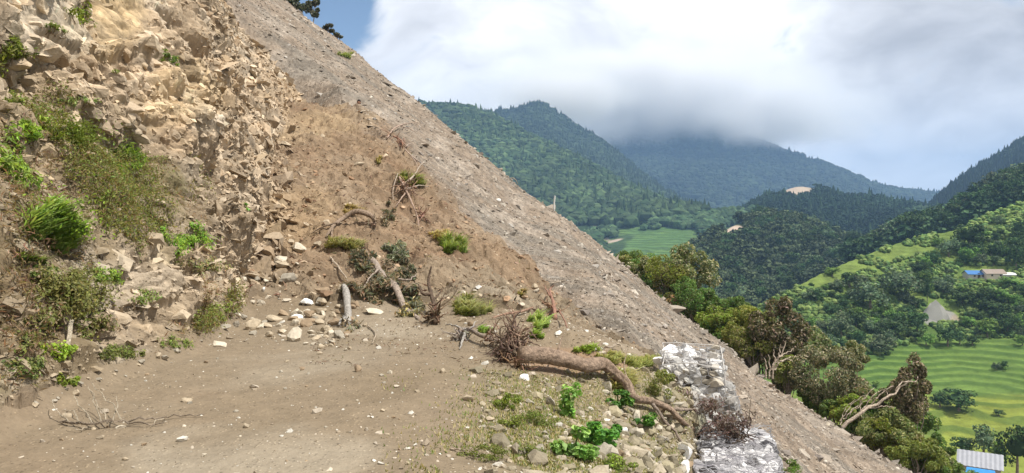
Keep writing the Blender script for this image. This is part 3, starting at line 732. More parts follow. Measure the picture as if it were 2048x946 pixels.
for a in [
    (597, 503, 40, 20, 'pale flat slab highest on the brown track, right of the broken boulder', PALE),
    (537, 518, 36, 18, 'brown boulder above a stack of blocks at the cliff corner', BRN),
    (565, 524, 34, 15, 'cream rectangular block on top of the rock pile at the cliff corner', PALE),
    (531, 536, 28, 15, 'rounded grey block left of the cream rectangular block', GRY),
    (562, 540, 36, 15, 'pale block wedged under the cream rectangular block', TAN),
    (576, 563, 42, 20, 'wide grey slab lying alone below the pile at the cliff corner', GRY),
    (636, 492, 22, 12, 'small slab propped up below the curved log on the slide', TAN),
    (571, 290, 26, 8, 'thin slab jutting from bare earth high on the slide', TAN),
    (718, 332, 24, 9, 'dark edged slab in the middle of the bare slide', TAN),
    (688, 350, 14, 11, 'crumbly lump of rock in the middle of the bare slide', BRN),
    (525, 582, 11, 9, 'small bright white stone alone beside the cliff corner', WHT),
    (616, 608, 36, 12, 'long white flat stone at the top of the stone heap', WHT),
    (592, 638, 26, 12, 'white stone in the left part of the stone heap', WHT),
    (664, 653, 22, 10, 'white flat stone below the grey stump on the stone heap', WHT),
    (591, 682, 36, 30, 'large pointed pale stone standing out at the front of the stone heap', PALE),
    (508, 658, 34, 22, 'angular tan block at the left end of the stone row across the road', TAN),
    (546, 642, 36, 14, 'flat tan stone in the left row across the road', TAN),
    (448, 658, 28, 11, 'flat grey slab at the foot of the cliff beside the road edge', GRY),
    (435, 693, 34, 14, 'pale slab leaning on the road below the cliff foot', PALE),
    (646, 590, 34, 14, 'brown rounded rock half buried above the stone heap', BRN),
    (648, 602, 30, 13, 'dark brown rock beneath the half buried brown rock', (.20, .13, .08)),
    (715, 743, 18, 13, 'rounded brown stone alone on the open dirt road', BRN),
    (780, 748, 15, 10, 'pale cube shaped stone alone on the open dirt road', PALE),
    (377, 803, 25, 10, 'flat tan stone alone on the left of the open road', TAN),
    (885, 747, 15, 10, 'small square tan stone on the gritty side of the road', TAN),
    (936, 801, 32, 13, 'tan brick shaped stone where grit meets grass', TAN),
    (241, 857, 24, 8, 'pale stone resting against the fallen twiggy branch', PALE),
    (1098, 810, 20, 22, 'dark grey pointed stone beside the tall green weed', GRY),
    (1048, 760, 22, 16, 'white stone under the tree root ball', WHT),
    (1245, 866, 20, 14, 'white stone on the rubble below the leaning trunk', WHT),
    (1390, 862, 62, 34, 'large olive grey boulder under the dead brush beside the wire wall', (.27, .26, .19)),
    (1460, 880, 32, 20, 'dark rounded stone sitting on the wire wall', (.12, .115, .11)),
    (1490, 903, 26, 12, 'reddish brown stone on top of the wire wall', (.42, .27, .18)),
    (1372, 918, 34, 34, 'big rounded white boulder at the left edge of the wire wall', (.86, .85, .83)),
    (1396, 905, 26, 34, 'tall white block next to the rounded white boulder', (.84, .83, .81)),
    (1369, 940, 30, 22, 'low white block in front of the rounded white boulder', (.80, .79, .76)),
    (958, 577, 15, 9, 'white stone on reddish earth above the round grass clump', WHT),
    (998, 402, 11, 6, 'white stone alone on the grey scree near the pole', WHT),
    (1656, 852, 11, 11, 'pale stone on the scree edge under the fallen pale tree', PALE),
    (748, 627, 40, 12, 'wide pale slab right of the grey stump', PALE),
    (1325, 826, 26, 16, 'brown stone tilted on the rubble left of the dead brush', BRN)]:
    add_rock('rock', *a[:4], a[4], col=a[5])
# stones nothing tells apart
def batch(n, region, wr, label, group, cols_, cat='stone', sd=1):
    rg = np.random.default_rng(sd)
    for k in range(n):
        px, py = region(rg); w = rg.uniform(*wr) ** 1.0; c = cols_[rg.integers(0, len(cols_))]
        add_rock('stone', px, py, w, w * rg.uniform(.35, .7), label, cat, group, c, sub=1 if w < 14 else 2, seed=int(rg.integers(1e6)))
def gau(cx, cy, sx, sy): return lambda rg: (cx + rg.normal() * sx, cy + rg.normal() * sy)
batch(44, gau(655, 640, 42, 18), (14, 30), 'angular stone in the heap below the slide at the end of the road', 'stones heaped below the slide', [TAN, PALE, GRY, TAN, BRN], sd=3)
batch(22, gau(530, 655, 32, 12), (12, 26), 'angular stone in the row between the heap and the cliff foot', 'stones in the row by the cliff foot', [TAN, PALE, GRY], sd=4)
batch(16, gau(665, 690, 30, 13), (10, 20), 'small stone trailing out in front of the stone heap', 'stones trailing from the heap', [TAN, PALE, BRN], sd=5)
def roadreg(rg):
    px = rg.uniform(120, 960); return px, rg.uniform(700 + max(0, (450 - px) * .22), 930)
batch(46, roadreg, (5, 13), 'small stone lying loose on the open dirt road', 'loose stones on the road', [TAN, PALE, GRY, BRN], sd=6)
batch(34, lambda rg: (rg.uniform(430, 600), rg.uniform(490, 610)), (6, 20), 'stone lying on the track between cliff and slide', 'stones on the upper track', [TAN, GRY, PALE], sd=7)
batch(36, lambda rg: (1290 + rg.normal() * 55, 885 + rg.normal() * 30), (12, 30), 'angular rubble stone on the verge beside the wire wall', 'rubble beside the wire wall', [(.33, .27, .19), GRY, BRN, (.28, .245, .17)], sd=8)
batch(26, lambda rg: (rg.uniform(980, 1280), rg.uniform(780, 940)), (8, 20), 'stone lying in the weedy verge', 'stones in the weedy verge', [TAN, TAN, GRY, PALE], sd=9)
batch(20, lambda rg: (rg.uniform(900, 1080), rg.uniform(560, 680)), (7, 18), 'stone in the reddish earth around the roots', 'stones around the roots', [TAN, PALE, BRN], sd=10)
batch(20, lambda rg: (lambda a: (60 + a * 370, 815 - a * 145 + rg.normal() * 6))(rg.random()), (8, 22), 'flat stone fallen along the foot of the cliff', 'stones along the cliff foot', [TAN, GRY], sd=11)

# ---- countless small stones
def stone_stuff(name, pts, size, cols_, sd, tag_label=None):
    rg = np.random.default_rng(sd); tv = [rock_vf(1.0, 1, 7, .55, rg) for _ in range(14)]
    n = len(pts); mb = MB(); c = np.array(cols_)[rg.integers(0, len(cols_), n)] * rg.uniform(.75, 1.2, (n, 1)); kk = rg.integers(0, 14, n)
    for v_ in range(14):
        m = np.where(kk == v_)[0]
        if not len(m): continue
        V, Fc = tv[v_]; V = V @ rotm(rg, tilt=.5).T
        a = rg.uniform(0, 6.283, len(m)); ca, sa = np.cos(a)[:, None], np.sin(a)[:, None]; s = size[m][:, None]
        Vx = (V[None, :, 0] * ca - V[None, :, 1] * sa) * s + pts[m, 0:1]; Vy = (V[None, :, 0] * sa + V[None, :, 1] * ca) * s + pts[m, 1:2]
        Vz = V[None, :, 2] * s + pts[m, 2:3] + s * .12
        VV = np.stack([Vx, Vy, Vz], -1).reshape(-1, 3); b = (np.arange(len(m)) * len(V))[:, None, None]
        mb.add(VV, (Fc[None] + b).reshape(-1, 3), np.repeat(c[m], len(V), 0))
    o = mb.build(name, M_STONE); return tag(o, tag_label, kind='stuff')
def sample(mask, n, sd, w=None):
    """random grid vertices of the near hillside in photo-visible ground"""
    rg = np.random.default_rng(sd); idx = np.where(mask)[0]
    if w is not None: pr = w[idx] / w[idx].sum(); return rg.choice(idx, n, p=pr)
    return rg.choice(idx, n)
inview = (PXp > -60) & (PXp < 2000) & (PYp > -60) & (PYp < 1010) & (Yf < 76)
area = (Yf ** 2) * 1.0
S_cols = [(.40, .345, .275), (.31, .27, .22), (.25, .215, .185), (.48, .43, .36), (.36, .33, .29)]
i_ = sample(isS & inview, 16000, 21, area ** .35)
szz = rng.pareto(2.8, len(i_)) * .022 + .022; szz = np.minimum(szz, .22) * np.interp(Yf[i_], [8, 20, 60], [.5, .9, 1.6])
stone_stuff('scree_stones', PN[i_], szz, S_cols, 31)
i_ = sample(isM & inview, 8000, 22)
szz = np.minimum(rng.pareto(2.4, len(i_)) * .010 + .009, .10) * np.interp(Yf[i_], [6, 12, 34], [.45, .8, 1.6])
stone_stuff('earth_clods', PN[i_], szz, [(.40, .28, .18), (.32, .21, .13), (.46, .37, .26), (.28, .18, .11)], 32)
i_ = sample(isR & inview & (PXp > 20), 5200, 23, 1 + 5 * sm(PXp, 850, 1100) + 6 * sm(-PYp, -720, -650))
szz = np.minimum(rng.pareto(2.2, len(i_)) * .006 + .006, .05)
stone_stuff('gravel', PN[i_], szz, [(.44, .38, .30), (.34, .28, .20), (.6, .57, .5), (.27, .22, .16)], 33)
mk = (isR | isM) & inview & (PXp > 950) & (PYp > 740) & (PXp < 1500)
i_ = sample(mk, 3800, 24, .2 + sm(PXp - 950 + (PYp - 740) * .5, 100, 500))
szz = np.minimum(rng.pareto(2.0, len(i_)) * .012 + .012, .10)
stone_stuff('verge_rubble', PN[i_], szz, [(.36, .31, .23), (.28, .24, .17), (.42, .38, .3), (.22, .19, .13), (.30, .26, .17)], 34)
def block_stuff(name, idx, size, asp, cols_, sd, basis=None, jit=.3, out=.0, deep=.0):
    """angular broken blocks set into the surface, all roughly along the bedding"""
    rg = np.random.default_rng(sd); n = len(idx); mb = MB()
    q = np.array([[-1, -1, -1], [1, -1, -1], [1, 1, -1], [-1, 1, -1], [-1, -1, 1], [1, -1, 1], [1, 1, 1], [-1, 1, 1]], float) * .5
    fc = np.array([[0, 3, 2, 1], [4, 5, 6, 7], [0, 1, 5, 4], [1, 2, 6, 5], [2, 3, 7, 6], [3, 0, 4, 7]])
    jj = np.where(size > .12, .45, 1.0)[:, None]; PNs = PN[idx] - Nc * (deep * size)[:, None]
    q3 = np.repeat(q[None], n, 0)
    q3[:, 4:, 0] = q3[:, 4:, 0] * rg.uniform(.05, 1, (n, 1)) + rg.normal(size=(n, 1)) * .2; q3[:, 4:, 1] = q3[:, 4:, 1] * rg.uniform(.1, 1, (n, 1)) + rg.normal(size=(n, 1)) * .2
    q3[:, [1, 2, 5, 6], 2] *= rg.uniform(.1, 1, (n, 1))
    V = q3 * rg.uniform(.55, 1.25, (n, 8, 3)) * np.array(asp) * rg.uniform(.6, 1.3, (n, 1, 3)) * size[:, None, None]
    B = np.eye(3) if basis is None else basis
    ax = rg.normal(size=(n, 3)) * jit * jj; A = np.zeros((n, 3, 3))
    A[:, 0, 1], A[:, 1, 0] = -ax[:, 2], ax[:, 2]; A[:, 0, 2], A[:, 2, 0] = ax[:, 1], -ax[:, 1]; A[:, 1, 2], A[:, 2, 1] = -ax[:, 0], ax[:, 0]
    Rn = np.eye(3) + A + A @ A * .5
    V = np.einsum('nij,nkj->nki', Rn, V) @ B
    V = V + PNs[:, None, :] + np.asarray(out) * size[:, None, None]
    c = np.array(cols_)[rg.integers(0, len(cols_), n)] * .35 + C[idx] * .65; c = c * rg.uniform(.9, 1.35, (n, 1))
    bigm = np.where(size > .15)[0]
    if len(bigm) and deep:       # the larger blocks get a truly broken shape
        tv = [rock_vf(.86, 3, 15, 1.0, rg, (.40, .66)) for _ in range(16)]
        for kt, (TV, TF) in enumerate(tv):
            mm_ = bigm[np.arange(len(bigm)) % 16 == kt]
            if not len(mm_): continue
            TV = TV + .018 * fbm(TV * 3 + kt, 1.6, 4, .6)[:, None]
            VV = TV[None] * np.array(asp) * rg.uniform(.75, 1.25, (len(mm_), 1, 3)) * size[mm_][:, None, None]
            VV = np.einsum('nij,nkj->nki', Rn[mm_], VV) @ B + PNs[mm_][:, None, :] + np.asarray(out) * size[mm_][:, None, None]
            mb.add(VV.reshape(-1, 3), (TF[None] + (np.arange(len(mm_)) * len(TV))[:, None, None]).reshape(-1, 3), np.repeat(c[mm_], len(TV), 0))
    sml = np.where((size <= .15) | (deep == 0))[0]; V = V[sml]; c = c[sml]; n = len(sml)
    F_ = (fc[None] + (np.arange(n) * 8)[:, None, None]).reshape(-1, 4)
    mb.add(V.reshape(-1, 3), F_, np.repeat(c, 8, 0))
    return tag(mb.build(name, M_STONE), kind='stuff')
RC = [(.46, .37, .265), (.38, .30, .21), (.52, .44, .33), (.31, .24, .16), (.43, .34, .22)]
slab = zone(75, 60, 95, 60, 15) + zone(235, 40, 50, 60, 20)
low = sm(PYp, 300, 400) * (1 - sm(PXp, 400, 450))
mk = isC & inview & (rocky > .25) & (rng.random(len(PN)) > np.clip(slab * .93 + low * .93, 0, .985)) & (PXp < 545)
i_ = sample(mk, 20000, 25)
big = np.interp(PXp[i_], [0, 330, 470, 540], [.088, .085, .07, .062]) * np.interp(PYp[i_], [0, 300, 480], [1.05, 1.0, .55])
szz = np.minimum((rng.pareto(2.3, len(i_)) * .55 + .4), np.interp(PXp[i_], [0, 250, 420, 540], [3.2, 2.8, 1.9, 1.7])) * big
block_stuff('rock_fragments', i_, szz, (1.0, .75, .7), RC, 41, R, .34, (0, 0, 0), .24)
mk = isC & inview & (PXp > 380) & (rocky > .1)
i_ = sample(mk, 8000, 27)
szz = np.minimum(rng.pareto(2.4, len(i_)) * .04 + .035, .2) * np.interp(Yf[i_], [8, 16, 40], [.6, 1, 1.9])
block_stuff('rock_chips', i_, szz, (1.1, .9, .55), RC, 42, None, .9)
mk = isC & inview & (PXp < 480) & (PYp > 330)
i_ = sample(mk, 4500, 26)
szz = np.minimum(rng.pareto(2.2, len(i_)) * .022 + .018, .2)
block_stuff('bank_fragments', i_, szz, (1.2, .9, .5), [(.36, .30, .22), (.27, .22, .155), (.42, .36, .27)], 43, R, .5)
i_ = sample(isS & inview & (Yf > 8), 26000, 28, area ** .4)
szz = np.minimum(rng.pareto(2.6, len(i_)) * .035 + .03, .35) * np.interp(Yf[i_], [8, 20, 60], [.5, .85, 1.4])
block_stuff('shale_chips', i_, szz, (1.3, .9, .28), S_cols, 44, None, .45)
cc_i = np.clip(np.searchsorted(cols, PXp), 0, len(cols) - 1)
mk = isS & inview & (PYp < NEAR.run[-1][cc_i] + 9) & (Yf < np.interp(Xf, [-20, -14, 3, 9, 14.4], [70, 67, 51.5, 42.5, 28]))
i_ = sample(mk, 520, 61)
szz = np.minimum(rng.pareto(1.8, len(i_)) * .09 + .08, .42)
block_stuff('rim_rubble', i_, szz, (1.2, .9, .7), S_cols, 45, None, .8)
mk = isM & inview & (PXp < 640) & (PYp < 560) & (PYp > 110)
i_ = sample(mk, 1500, 62, sm(-PXp, -600, -520) + .02)
szz = np.minimum(rng.pareto(2.2, len(i_)) * .05 + .04, .35)
block_stuff('slide_fragments', i_, szz, (1.1, .9, .6), RC, 46, None, .9)
# ------------------------------------------------------------------ plants and wood on the near slope
YG = (.20, .27, .035); LG = (.145, .20, .04); MG = (.085, .135, .035); DG = (.035, .075, .02); OL = (.14, .16, .045); STRAW = (.36, .29, .13); DRY = (.22, .165, .10)
def tuft(px, py, wpx, hpx, label, col, tip=None, n=500, droop=.7, cat='grass tuft', group=None, blade=.010, lean=(.25, -.05), name='grass_tuft', leafy=0, leafc=None, sd=0):
    p = pick(px, py + hpx * .25); m = mpp(p); rg = np.random.default_rng(int(px * 3 + py) + sd); mb = MB()
    w = wpx * m; h = hpx * m; k = int(np.clip(wpx / 5, 5, 40))
    at = spots(px, py + hpx * .12, wpx * .9, hpx * .75, k, rg) - np.array(p)
    hb = min(h * .75, .42 if m < .012 else h * .8)
    blades(mb, n, w * .13, hb, col, tip, droop, blade, lean, rg, at=at)
    blades(mb, n // 2, w * .17, hb * .5, col, tip, .95, blade, lean, rg, at=at)
    if leafy:
        P = np.stack([rg.normal(size=leafy) * w * .25, rg.normal(size=leafy) * w * .18, np.abs(rg.normal(size=leafy)) * h * .35], 1)
        leaves(mb, P, rg.normal(size=(leafy, 3)) + [0, -.2, .8], np.full(leafy, .045), cvar(leafc or col, leafy), rg=rg)
    return tag(mb.build(name, M_GRASS, loc=p), label, cat, group)
def leafy(px, py, wpx, hpx, label, col, col2=None, leaf=.05, n=900, ncl=10, cat='plant', name='leafy_plant', stem=True, out=.5, group=None, dpx=None, asp=.5, sd=0, mat=None, up=.5, stemc=DRY):
    """bushy plant: crown child and stems child under one thing"""
    p = pick(px, py + hpx * .42); m = mpp(p); rg = np.random.default_rng(int(px * 5 + py * 2) + sd)
    w, h = wpx * m, hpx * m; d = (dpx * m) if dpx else w * .7
    e = empty(name, p); tag(e, label, cat, group)
    mb = MB(); onslope = cat in ('plant', 'shrub')
    if onslope:
        K = ncl * 2; cc_ = spots(px, py, wpx, hpx, K, rg) - np.array(p); cc_ += np.array([.5, -.45, .55]) * (rg.uniform(0, .28, (K, 1)) * min(w, h) * 1.2)
        k = rg.integers(0, K, n); dv = rg.normal(size=(n, 3)); rr = rg.uniform(.05, .17, K)[k] * math.sqrt(w * h)
        P_ = cc_[k] + dv * rr[:, None] * [.8, .8, .65]; cl = cvar(col, n, .3, .14, rg) * rg.uniform(.7, 1.3, K)[k][:, None]
        if col2 is not None: q_ = rg.random(n) < .35; cl[q_] = cvar(col2, q_.sum(), .25, .1, rg)
        leaves(mb, P_, dv * .6 + rg.normal(size=(n, 3)) * .5 + [.3, -.3, .6], leaf * rg.uniform(.6, 1.3, n), cl, asp=asp, rg=rg)
        mb.build('foliage', mat or M_LEAF, e)
        if stem:
            sb = MB()
            for c in cc_[:9]:
                b_ = c + [-.05, .05, -.10]; b_[2] -= .12 * h; tube(sb, smoothpath([b_ * .8, (b_ + c) / 2 + rg.normal(size=3) * .02, c], 6, .004, rg), np.linspace(.009, .004, 6) * max(1, w), stemc, 5, rg=rg)
            sb.build('stem', M_BARK, e)
        return e
    cs = crown(mb, w, d, h, ncl, n, leaf, col, col2, rg, asp=asp, up=up)
    mb.build('foliage', mat or M_LEAF, e, (w * .06 * out, -d * .12 * out, h * .42))
    if stem:
        sb = MB()
        for c in cs[:min(len(cs), 9)]:
            tube(sb, smoothpath([(0, 0, -.05), (c[0] * .4, c[1] * .4, h * .2 + c[2] * .3), (c[0] * .9, c[1] * .9, h * .42 + c[2] * .9)], 6, .004, rg), np.linspace(.012, .004, 6) * max(1, w), stemc, 5, rg=rg)
        sb.build('stem', M_BARK, e)
    return e
# --- on the rock face and bank, left
leafy(172, 42, 84, 56, 'yellow green leafy plant growing highest on the rock face', YG, LG, .10, 520, 9, asp=.3)
leafy(98, 60, 44, 26, 'sparse small green plant in a crack left of the highest plant', LG, OL, .06, 170, 6, asp=.3)
leafy(297, 122, 52, 34, 'small dark green leafy plant alone in the middle of the blocky rock', MG, YG, .08, 260, 7, asp=.35)
leafy(14, 108, 56, 90, 'olive plant cut by the left edge of the picture below the pale slab', OL, YG, .08, 600, 9, asp=.3)
leafy(40, 205, 64, 38, 'low yellowish plant at the left under the dark overhanging blocks', OL, YG, .07, 380, 8, asp=.35)
leafy(132, 207, 52, 24, 'thin pale green plant just right of the low yellowish plant', (.2, .25, .08), OL, .05, 180, 6, asp=.35)
leafy(232, 150, 30, 26, 'thin green weed below the dark crevice in the rock', OL, LG, .05, 110, 5, asp=.35)
tuft(140, 268, 130, 60, 'broad mat of short grass on the ledge of the upper bank', LG, YG, 900, .9, leafy=900, leafc=LG, blade=.008)
leafy(62, 275, 84, 70, 'feathery light green plant left of the grass mat', YG, LG, .075, 700, 9, asp=.28)
leafy(258, 330, 72, 56, 'fern like green shrub with long narrow leaves beside the white bedrock', LG, YG, .10, 480, 9, asp=.22)
leafy(318, 322, 40, 28, 'wispy dry green weed right of the fern like shrub', OL, DRY, .04, 240, 6)
leafy(28, 345, 100, 90, 'large mixed green shrub at the left edge above the big grass clump', LG, YG, .07, 1300, 12, asp=.4)
tuft(102, 455, 170, 120, 'big bright green clump of long drooping grass on the bank', (.125, .175, .045), (.22, .27, .08), 3200, .95, leafy=500, leafc=YG, blade=.010)
tuft(30, 520, 60, 40, 'small shaded grass clump below the big drooping grass', MG, LG, 350, .8)
leafy(198, 392, 34, 22, 'tiny yellow green sprout on bare soil in mid bank', YG, LG, .04, 150, 5)
leafy(425, 418, 16, 24, 'tiny bright green seedling on the pale rock near the cliff corner', (.08, .2, .03), LG, .045, 70, 4)
leafy(366, 486, 82, 62, 'bright green rounded bush hanging on the bank', (.13, .23, .03), YG, .045, 1500, 12)
leafy(394, 540, 84, 52, 'brownish dry growth hanging below the bright rounded bush', DRY, OL, .04, 1100, 10)
leafy(215, 556, 96, 38, 'light green creeping plant across the middle of the bank', LG, YG, .045, 900, 9)
leafy(118, 600, 170, 120, 'wide straggly yellowish bush with a thin leaning stem on the lower bank', (.165, .17, .05), OL, .038, 5600, 30)
leafy(60, 556, 60, 40, 'dark green weed at the left of the straggly bush', MG, LG, .04, 500, 8)
leafy(96, 704, 70, 34, 'low lime green weed in the shade at the foot of the bank', YG, (.2, .3, .03), .04, 700, 8)
leafy(425, 632, 74, 44, 'low light green weed at the cliff foot next to the road', LG, YG, .035, 750, 9)
leafy(350, 688, 90, 28, 'thin trailing green weed on the verge by the road edge', OL, LG, .032, 520, 9)
leafy(130, 765, 60, 22, 'lime green patch of weed lowest beside the road', YG, LG, .035, 420, 7)
leafy(30, 690, 60, 60, 'brown green weed at the left edge of the lower bank', OL, DRY, .04, 600, 8)
leafy(60, 640, 110, 60, 'brown and green dry growth below the dark green weed at the left', OL, DRY, .04, 1500, 14)
leafy(190, 660, 120, 50, 'shaded olive growth over the undercut of the lower bank', (.13, .14, .04), DRY, .038, 1500, 14)
leafy(240, 710, 120, 36, 'mixed low weeds at the bank foot right of the thin stem', OL, LG, .034, 1300, 13)
leafy(40, 740, 90, 44, 'dull green low weeds at the far left foot of the bank', OL, MG, .038, 1100, 11)
leafy(390, 590, 80, 60, 'reddish brown dead growth between the hanging bush and the road', DRY, (.2, .13, .08), .038, 1000, 11)
leafy(290, 600, 60, 40, 'sparse olive weed on the grey rock knob of the bank', OL, LG, .034, 420, 9)
# the thin stem in front of the straggly bush
b0 = pick(118, 744); b1 = pick(131, 650); mb = MB()
tube(mb, smoothpath([tuple(b0), (b0.x * .5 + b1.x * .5 + .10, (b0.y + b1.y) / 2 - .1, (b0.z + b1.z) / 2), (b1.x + .12, b1.y - .05, b1.z + .05)], 9, .006), np.linspace(.014, .022, 9), (.46, .40, .30), 6, .1)
tag(mb.build('stem', M_BARK), 'thin pale crooked stem standing out of the lower bank', 'stem')
# short dry growth all over the bank
mk = isC & inview & (PXp < 480) & (PYp > 170) & (rocky < .6)
i_ = sample(mk, 60000, 51); nz_ = fbm(PN[i_], 1.1, 4); i_ = i_[nz_ > .06]; mb = MB()
leaves(mb, PN[i_] + rng.normal(size=(len(i_), 3)) * .05 + np.array([.05, -.02, .05]), rng.normal(size=(len(i_), 3)) + [.3, -.2, .7], rng.uniform(.02, .06, len(i_)), cvar((.16, .165, .05), len(i_), .4, .25), asp=.4)
i_ = sample(mk, 12000, 52); nz_ = fbm(PN[i_] + 9, .9, 4); i_ = i_[nz_ > .0]
leaves(mb, PN[i_] + rng.normal(size=(len(i_), 3)) * .04 + np.array([.04, -.02, .04]), rng.normal(size=(len(i_), 3)) + [.3, -.2, .7], rng.uniform(.03, .09, len(i_)), cvar(DRY, len(i_), .4, .2), asp=.15)
tag(mb.build('ground_cover', M_GRASS), kind='stuff')
# --- the slide
tuft(905, 492, 56, 52, 'bright green grass tuft standing alone on the bare slide', (.12, .18, .04), (.22, .28, .08), 700, .6, blade=.012, lean=(.1, 0))
tuft(940, 615, 84, 56, 'round olive green grass hummock in the middle right of the slide', (.13, .16, .045), (.24, .25, .09), 1100, .8, blade=.009)
tuft(692, 488, 82, 44, 'pale grass tuft flopping down just below the curved log', (.15, .17, .055), (.34, .32, .14), 700, .95, blade=.009, lean=(.2, -.2))
tuft(820, 362, 66, 40, 'green grass tuft crowning the tangled roots', (.13, .18, .04), (.26, .3, .1), 600, .8, blade=.014)
tuft(702, 422, 56, 30, 'dead straw coloured grass tuft above the curved log', DRY, STRAW, 420, .95, blade=.011)
tuft(1075, 640, 46, 44, 'upright light green grass tuft below the reddish root stub', (.12, .19, .04), (.24, .3, .08), 420, .6)
tuft(1070, 670, 40, 26, 'short bright grass tuft right above the root ball', (.11, .2, .03), (.22, .3, .06), 300, .7)
tuft(1045, 588, 34, 26, 'small dry grass tuft on reddish earth near the scree', OL, STRAW, 260, .8)
tuft(880, 470, 60, 26, 'band of dead straw above the bright grass tuft', DRY, STRAW, 500, 1.0, blade=.010)
tuft(752, 322, 20, 20, 'tiny dry tuft near the top of the slide edge', OL, STRAW, 120, .7, blade=.02)
tuft(965, 660, 50, 26, 'thin green tuft beside the dried root cluster', OL, LG, 260, .7)
tuft(690, 112, 44, 22, 'small green tuft high up on the scree below the sky', (.14, .18, .05), (.22, .25, .08), 240, .8, blade=.03)
tuft(1290, 722, 110, 30, 'long band of yellow green grass behind the wire basket', (.15, .2, .04), (.28, .31, .09), 1300, .7, blade=.007)
tuft(1225, 716, 70, 30, 'sunlit yellowish grass left of the long grass band', (.17, .19, .05), (.3, .3, .1), 700, .7, blade=.007)
tuft(1245, 760, 80, 60, 'tall yellowing grass bent over the tree trunk', (.16, .18, .05), (.32, .31, .11), 900, .9, blade=.006)
tuft(1175, 700, 60, 24, 'thin grass on the red earth above the trunk', OL, YG, 350, .7, blade=.007)
DL = (.10, .105, .065)
leafy(790, 505, 56, 52, 'withered grey green shrub right of the fallen trunk top', DL, (.22, .22, .15), .13, 840, 8, cat='shrub', name='withered_shrub', asp=.35)
leafy(806, 548, 44, 44, 'withered shrub with drooping dark leaves just under another', DL, (.17, .15, .1), .12, 720, 8, cat='shrub', name='withered_shrub', asp=.35)
leafy(728, 528, 60, 50, 'withered branch of curled dark leaves left of the fallen trunk top', DL, DRY, .12, 840, 8, cat='shrub', name='withered_shrub', asp=.3)
leafy(800, 590, 66, 46, 'dead leafy mass lying against the middle of the fallen trunk', DL, DRY, .11, 1040, 9, cat='shrub', name='withered_shrub', asp=.35)
leafy(745, 590, 70, 40, 'brown dead leaves heaped between the trunk and the grey stump', DRY, DL, .11, 960, 8, cat='shrub', name='withered_shrub', asp=.35)
leafy(820, 622, 60, 44, 'grey green withered clump at the lower end of the fallen trunk', (.14, .14, .09), STRAW, .10, 460, 8, cat='shrub', name='withered_shrub', asp=.3)
leafy(690, 588, 40, 44, 'dark dead twigs with leaves leaning on the grey stump', DRY, DL, .09, 520, 7, cat='shrub', name='withered_shrub', asp=.3)
leafy(775, 432, 30, 44, 'small dark withered plant beside the end of the curved log', DL, DRY, .10, 360, 6, cat='shrub', name='withered_shrub', asp=.35)
leafy(765, 560, 70, 60, 'brown dead leaves covering the middle of the fallen trunk', (.19, .15, .10), DL, .10, 800, 9, cat='shrub', name='withered_shrub', asp=.35)
leafy(700, 655, 44, 30, 'dead grey leaves at the foot of the grey stump', (.2, .19, .15), DRY, .08, 260, 6, cat='shrub', name='withered_shrub', asp=.3)
# --- verge weeds
def broadleaf(px, py, wpx, hpx, label, n, leaf, col, col2, ncl=9, sd=0): return leafy(px, py, wpx, hpx, label, col, col2, leaf, n, ncl, cat='weed', name='broadleaf_weed', asp=.85, sd=sd, stemc=(.12, .2, .05), up=1.2)
broadleaf(1142, 800, 56, 84, 'tall broad leaved green weed standing on the verge below the trunk', 260, .055, (.16, .27, .06), (.24, .36, .09))
broadleaf(1145, 888, 92, 64, 'broad leaved green weed lowest on the verge with large pale leaves', 460, .058, (.15, .26, .06), (.24, .36, .11), 11)
broadleaf(1200, 868, 90, 62, 'dense dark green weed right of the broad leaved weed', 1300, .036, (.075, .17, .03), (.12, .24, .03), 12)
broadleaf(1238, 800, 60, 40, 'dark green weed in the shade under the trunk', 620, .035, (.045, .12, .02), (.10, .2, .03), 9)
broadleaf(1285, 838, 50, 40, 'small green weed under the middle of the leaning trunk', 480, .035, (.05, .13, .02), (.10, .2, .03), 8)
leafy(1012, 800, 60, 40, 'light green creeping weed on the gritty verge beside the brick shaped stone', LG, YG, .022, 900, 12, stem=False, cat='weed')
leafy(1020, 840, 70, 26, 'flat patch of yellow green weed below the creeping weed', OL, YG, .02, 700, 11, stem=False, cat='weed')
leafy(1530, 905, 40, 50, 'dark green weed strip between the wire wall and the scree', (.06, .15, .02), LG, .04, 700, 9, cat='weed')
leafy(1565, 930, 80, 40, 'low green grass like weed at the bottom beside the scree', (.07, .16, .02), LG, .035, 1100, 11, cat='weed')
leafy(1080, 835, 90, 30, 'thin olive weed patch between the gravel and the tall broad leaved weed', OL, LG, .02, 900, 12, stem=False, cat='weed')
leafy(960, 905, 110, 26, 'low olive weed patch at the bottom where road turns to verge', OL, LG, .018, 1000, 13, stem=False, cat='weed')
leafy(1240, 925, 90, 34, 'olive weed patch among rubble at the bottom of the verge', OL, YG, .022, 900, 12, stem=False, cat='weed')
leafy(1320, 770, 60, 70, 'yellowish weed thicket at the left side of the upright wire basket', (.2, .2, .06), OL, .03, 1300, 12, stem=False, cat='weed')
leafy(1060, 905, 60, 24, 'small olive weed patch at the bottom left of the broad leaved weeds', OL, LG, .02, 500, 9, stem=False, cat='weed')
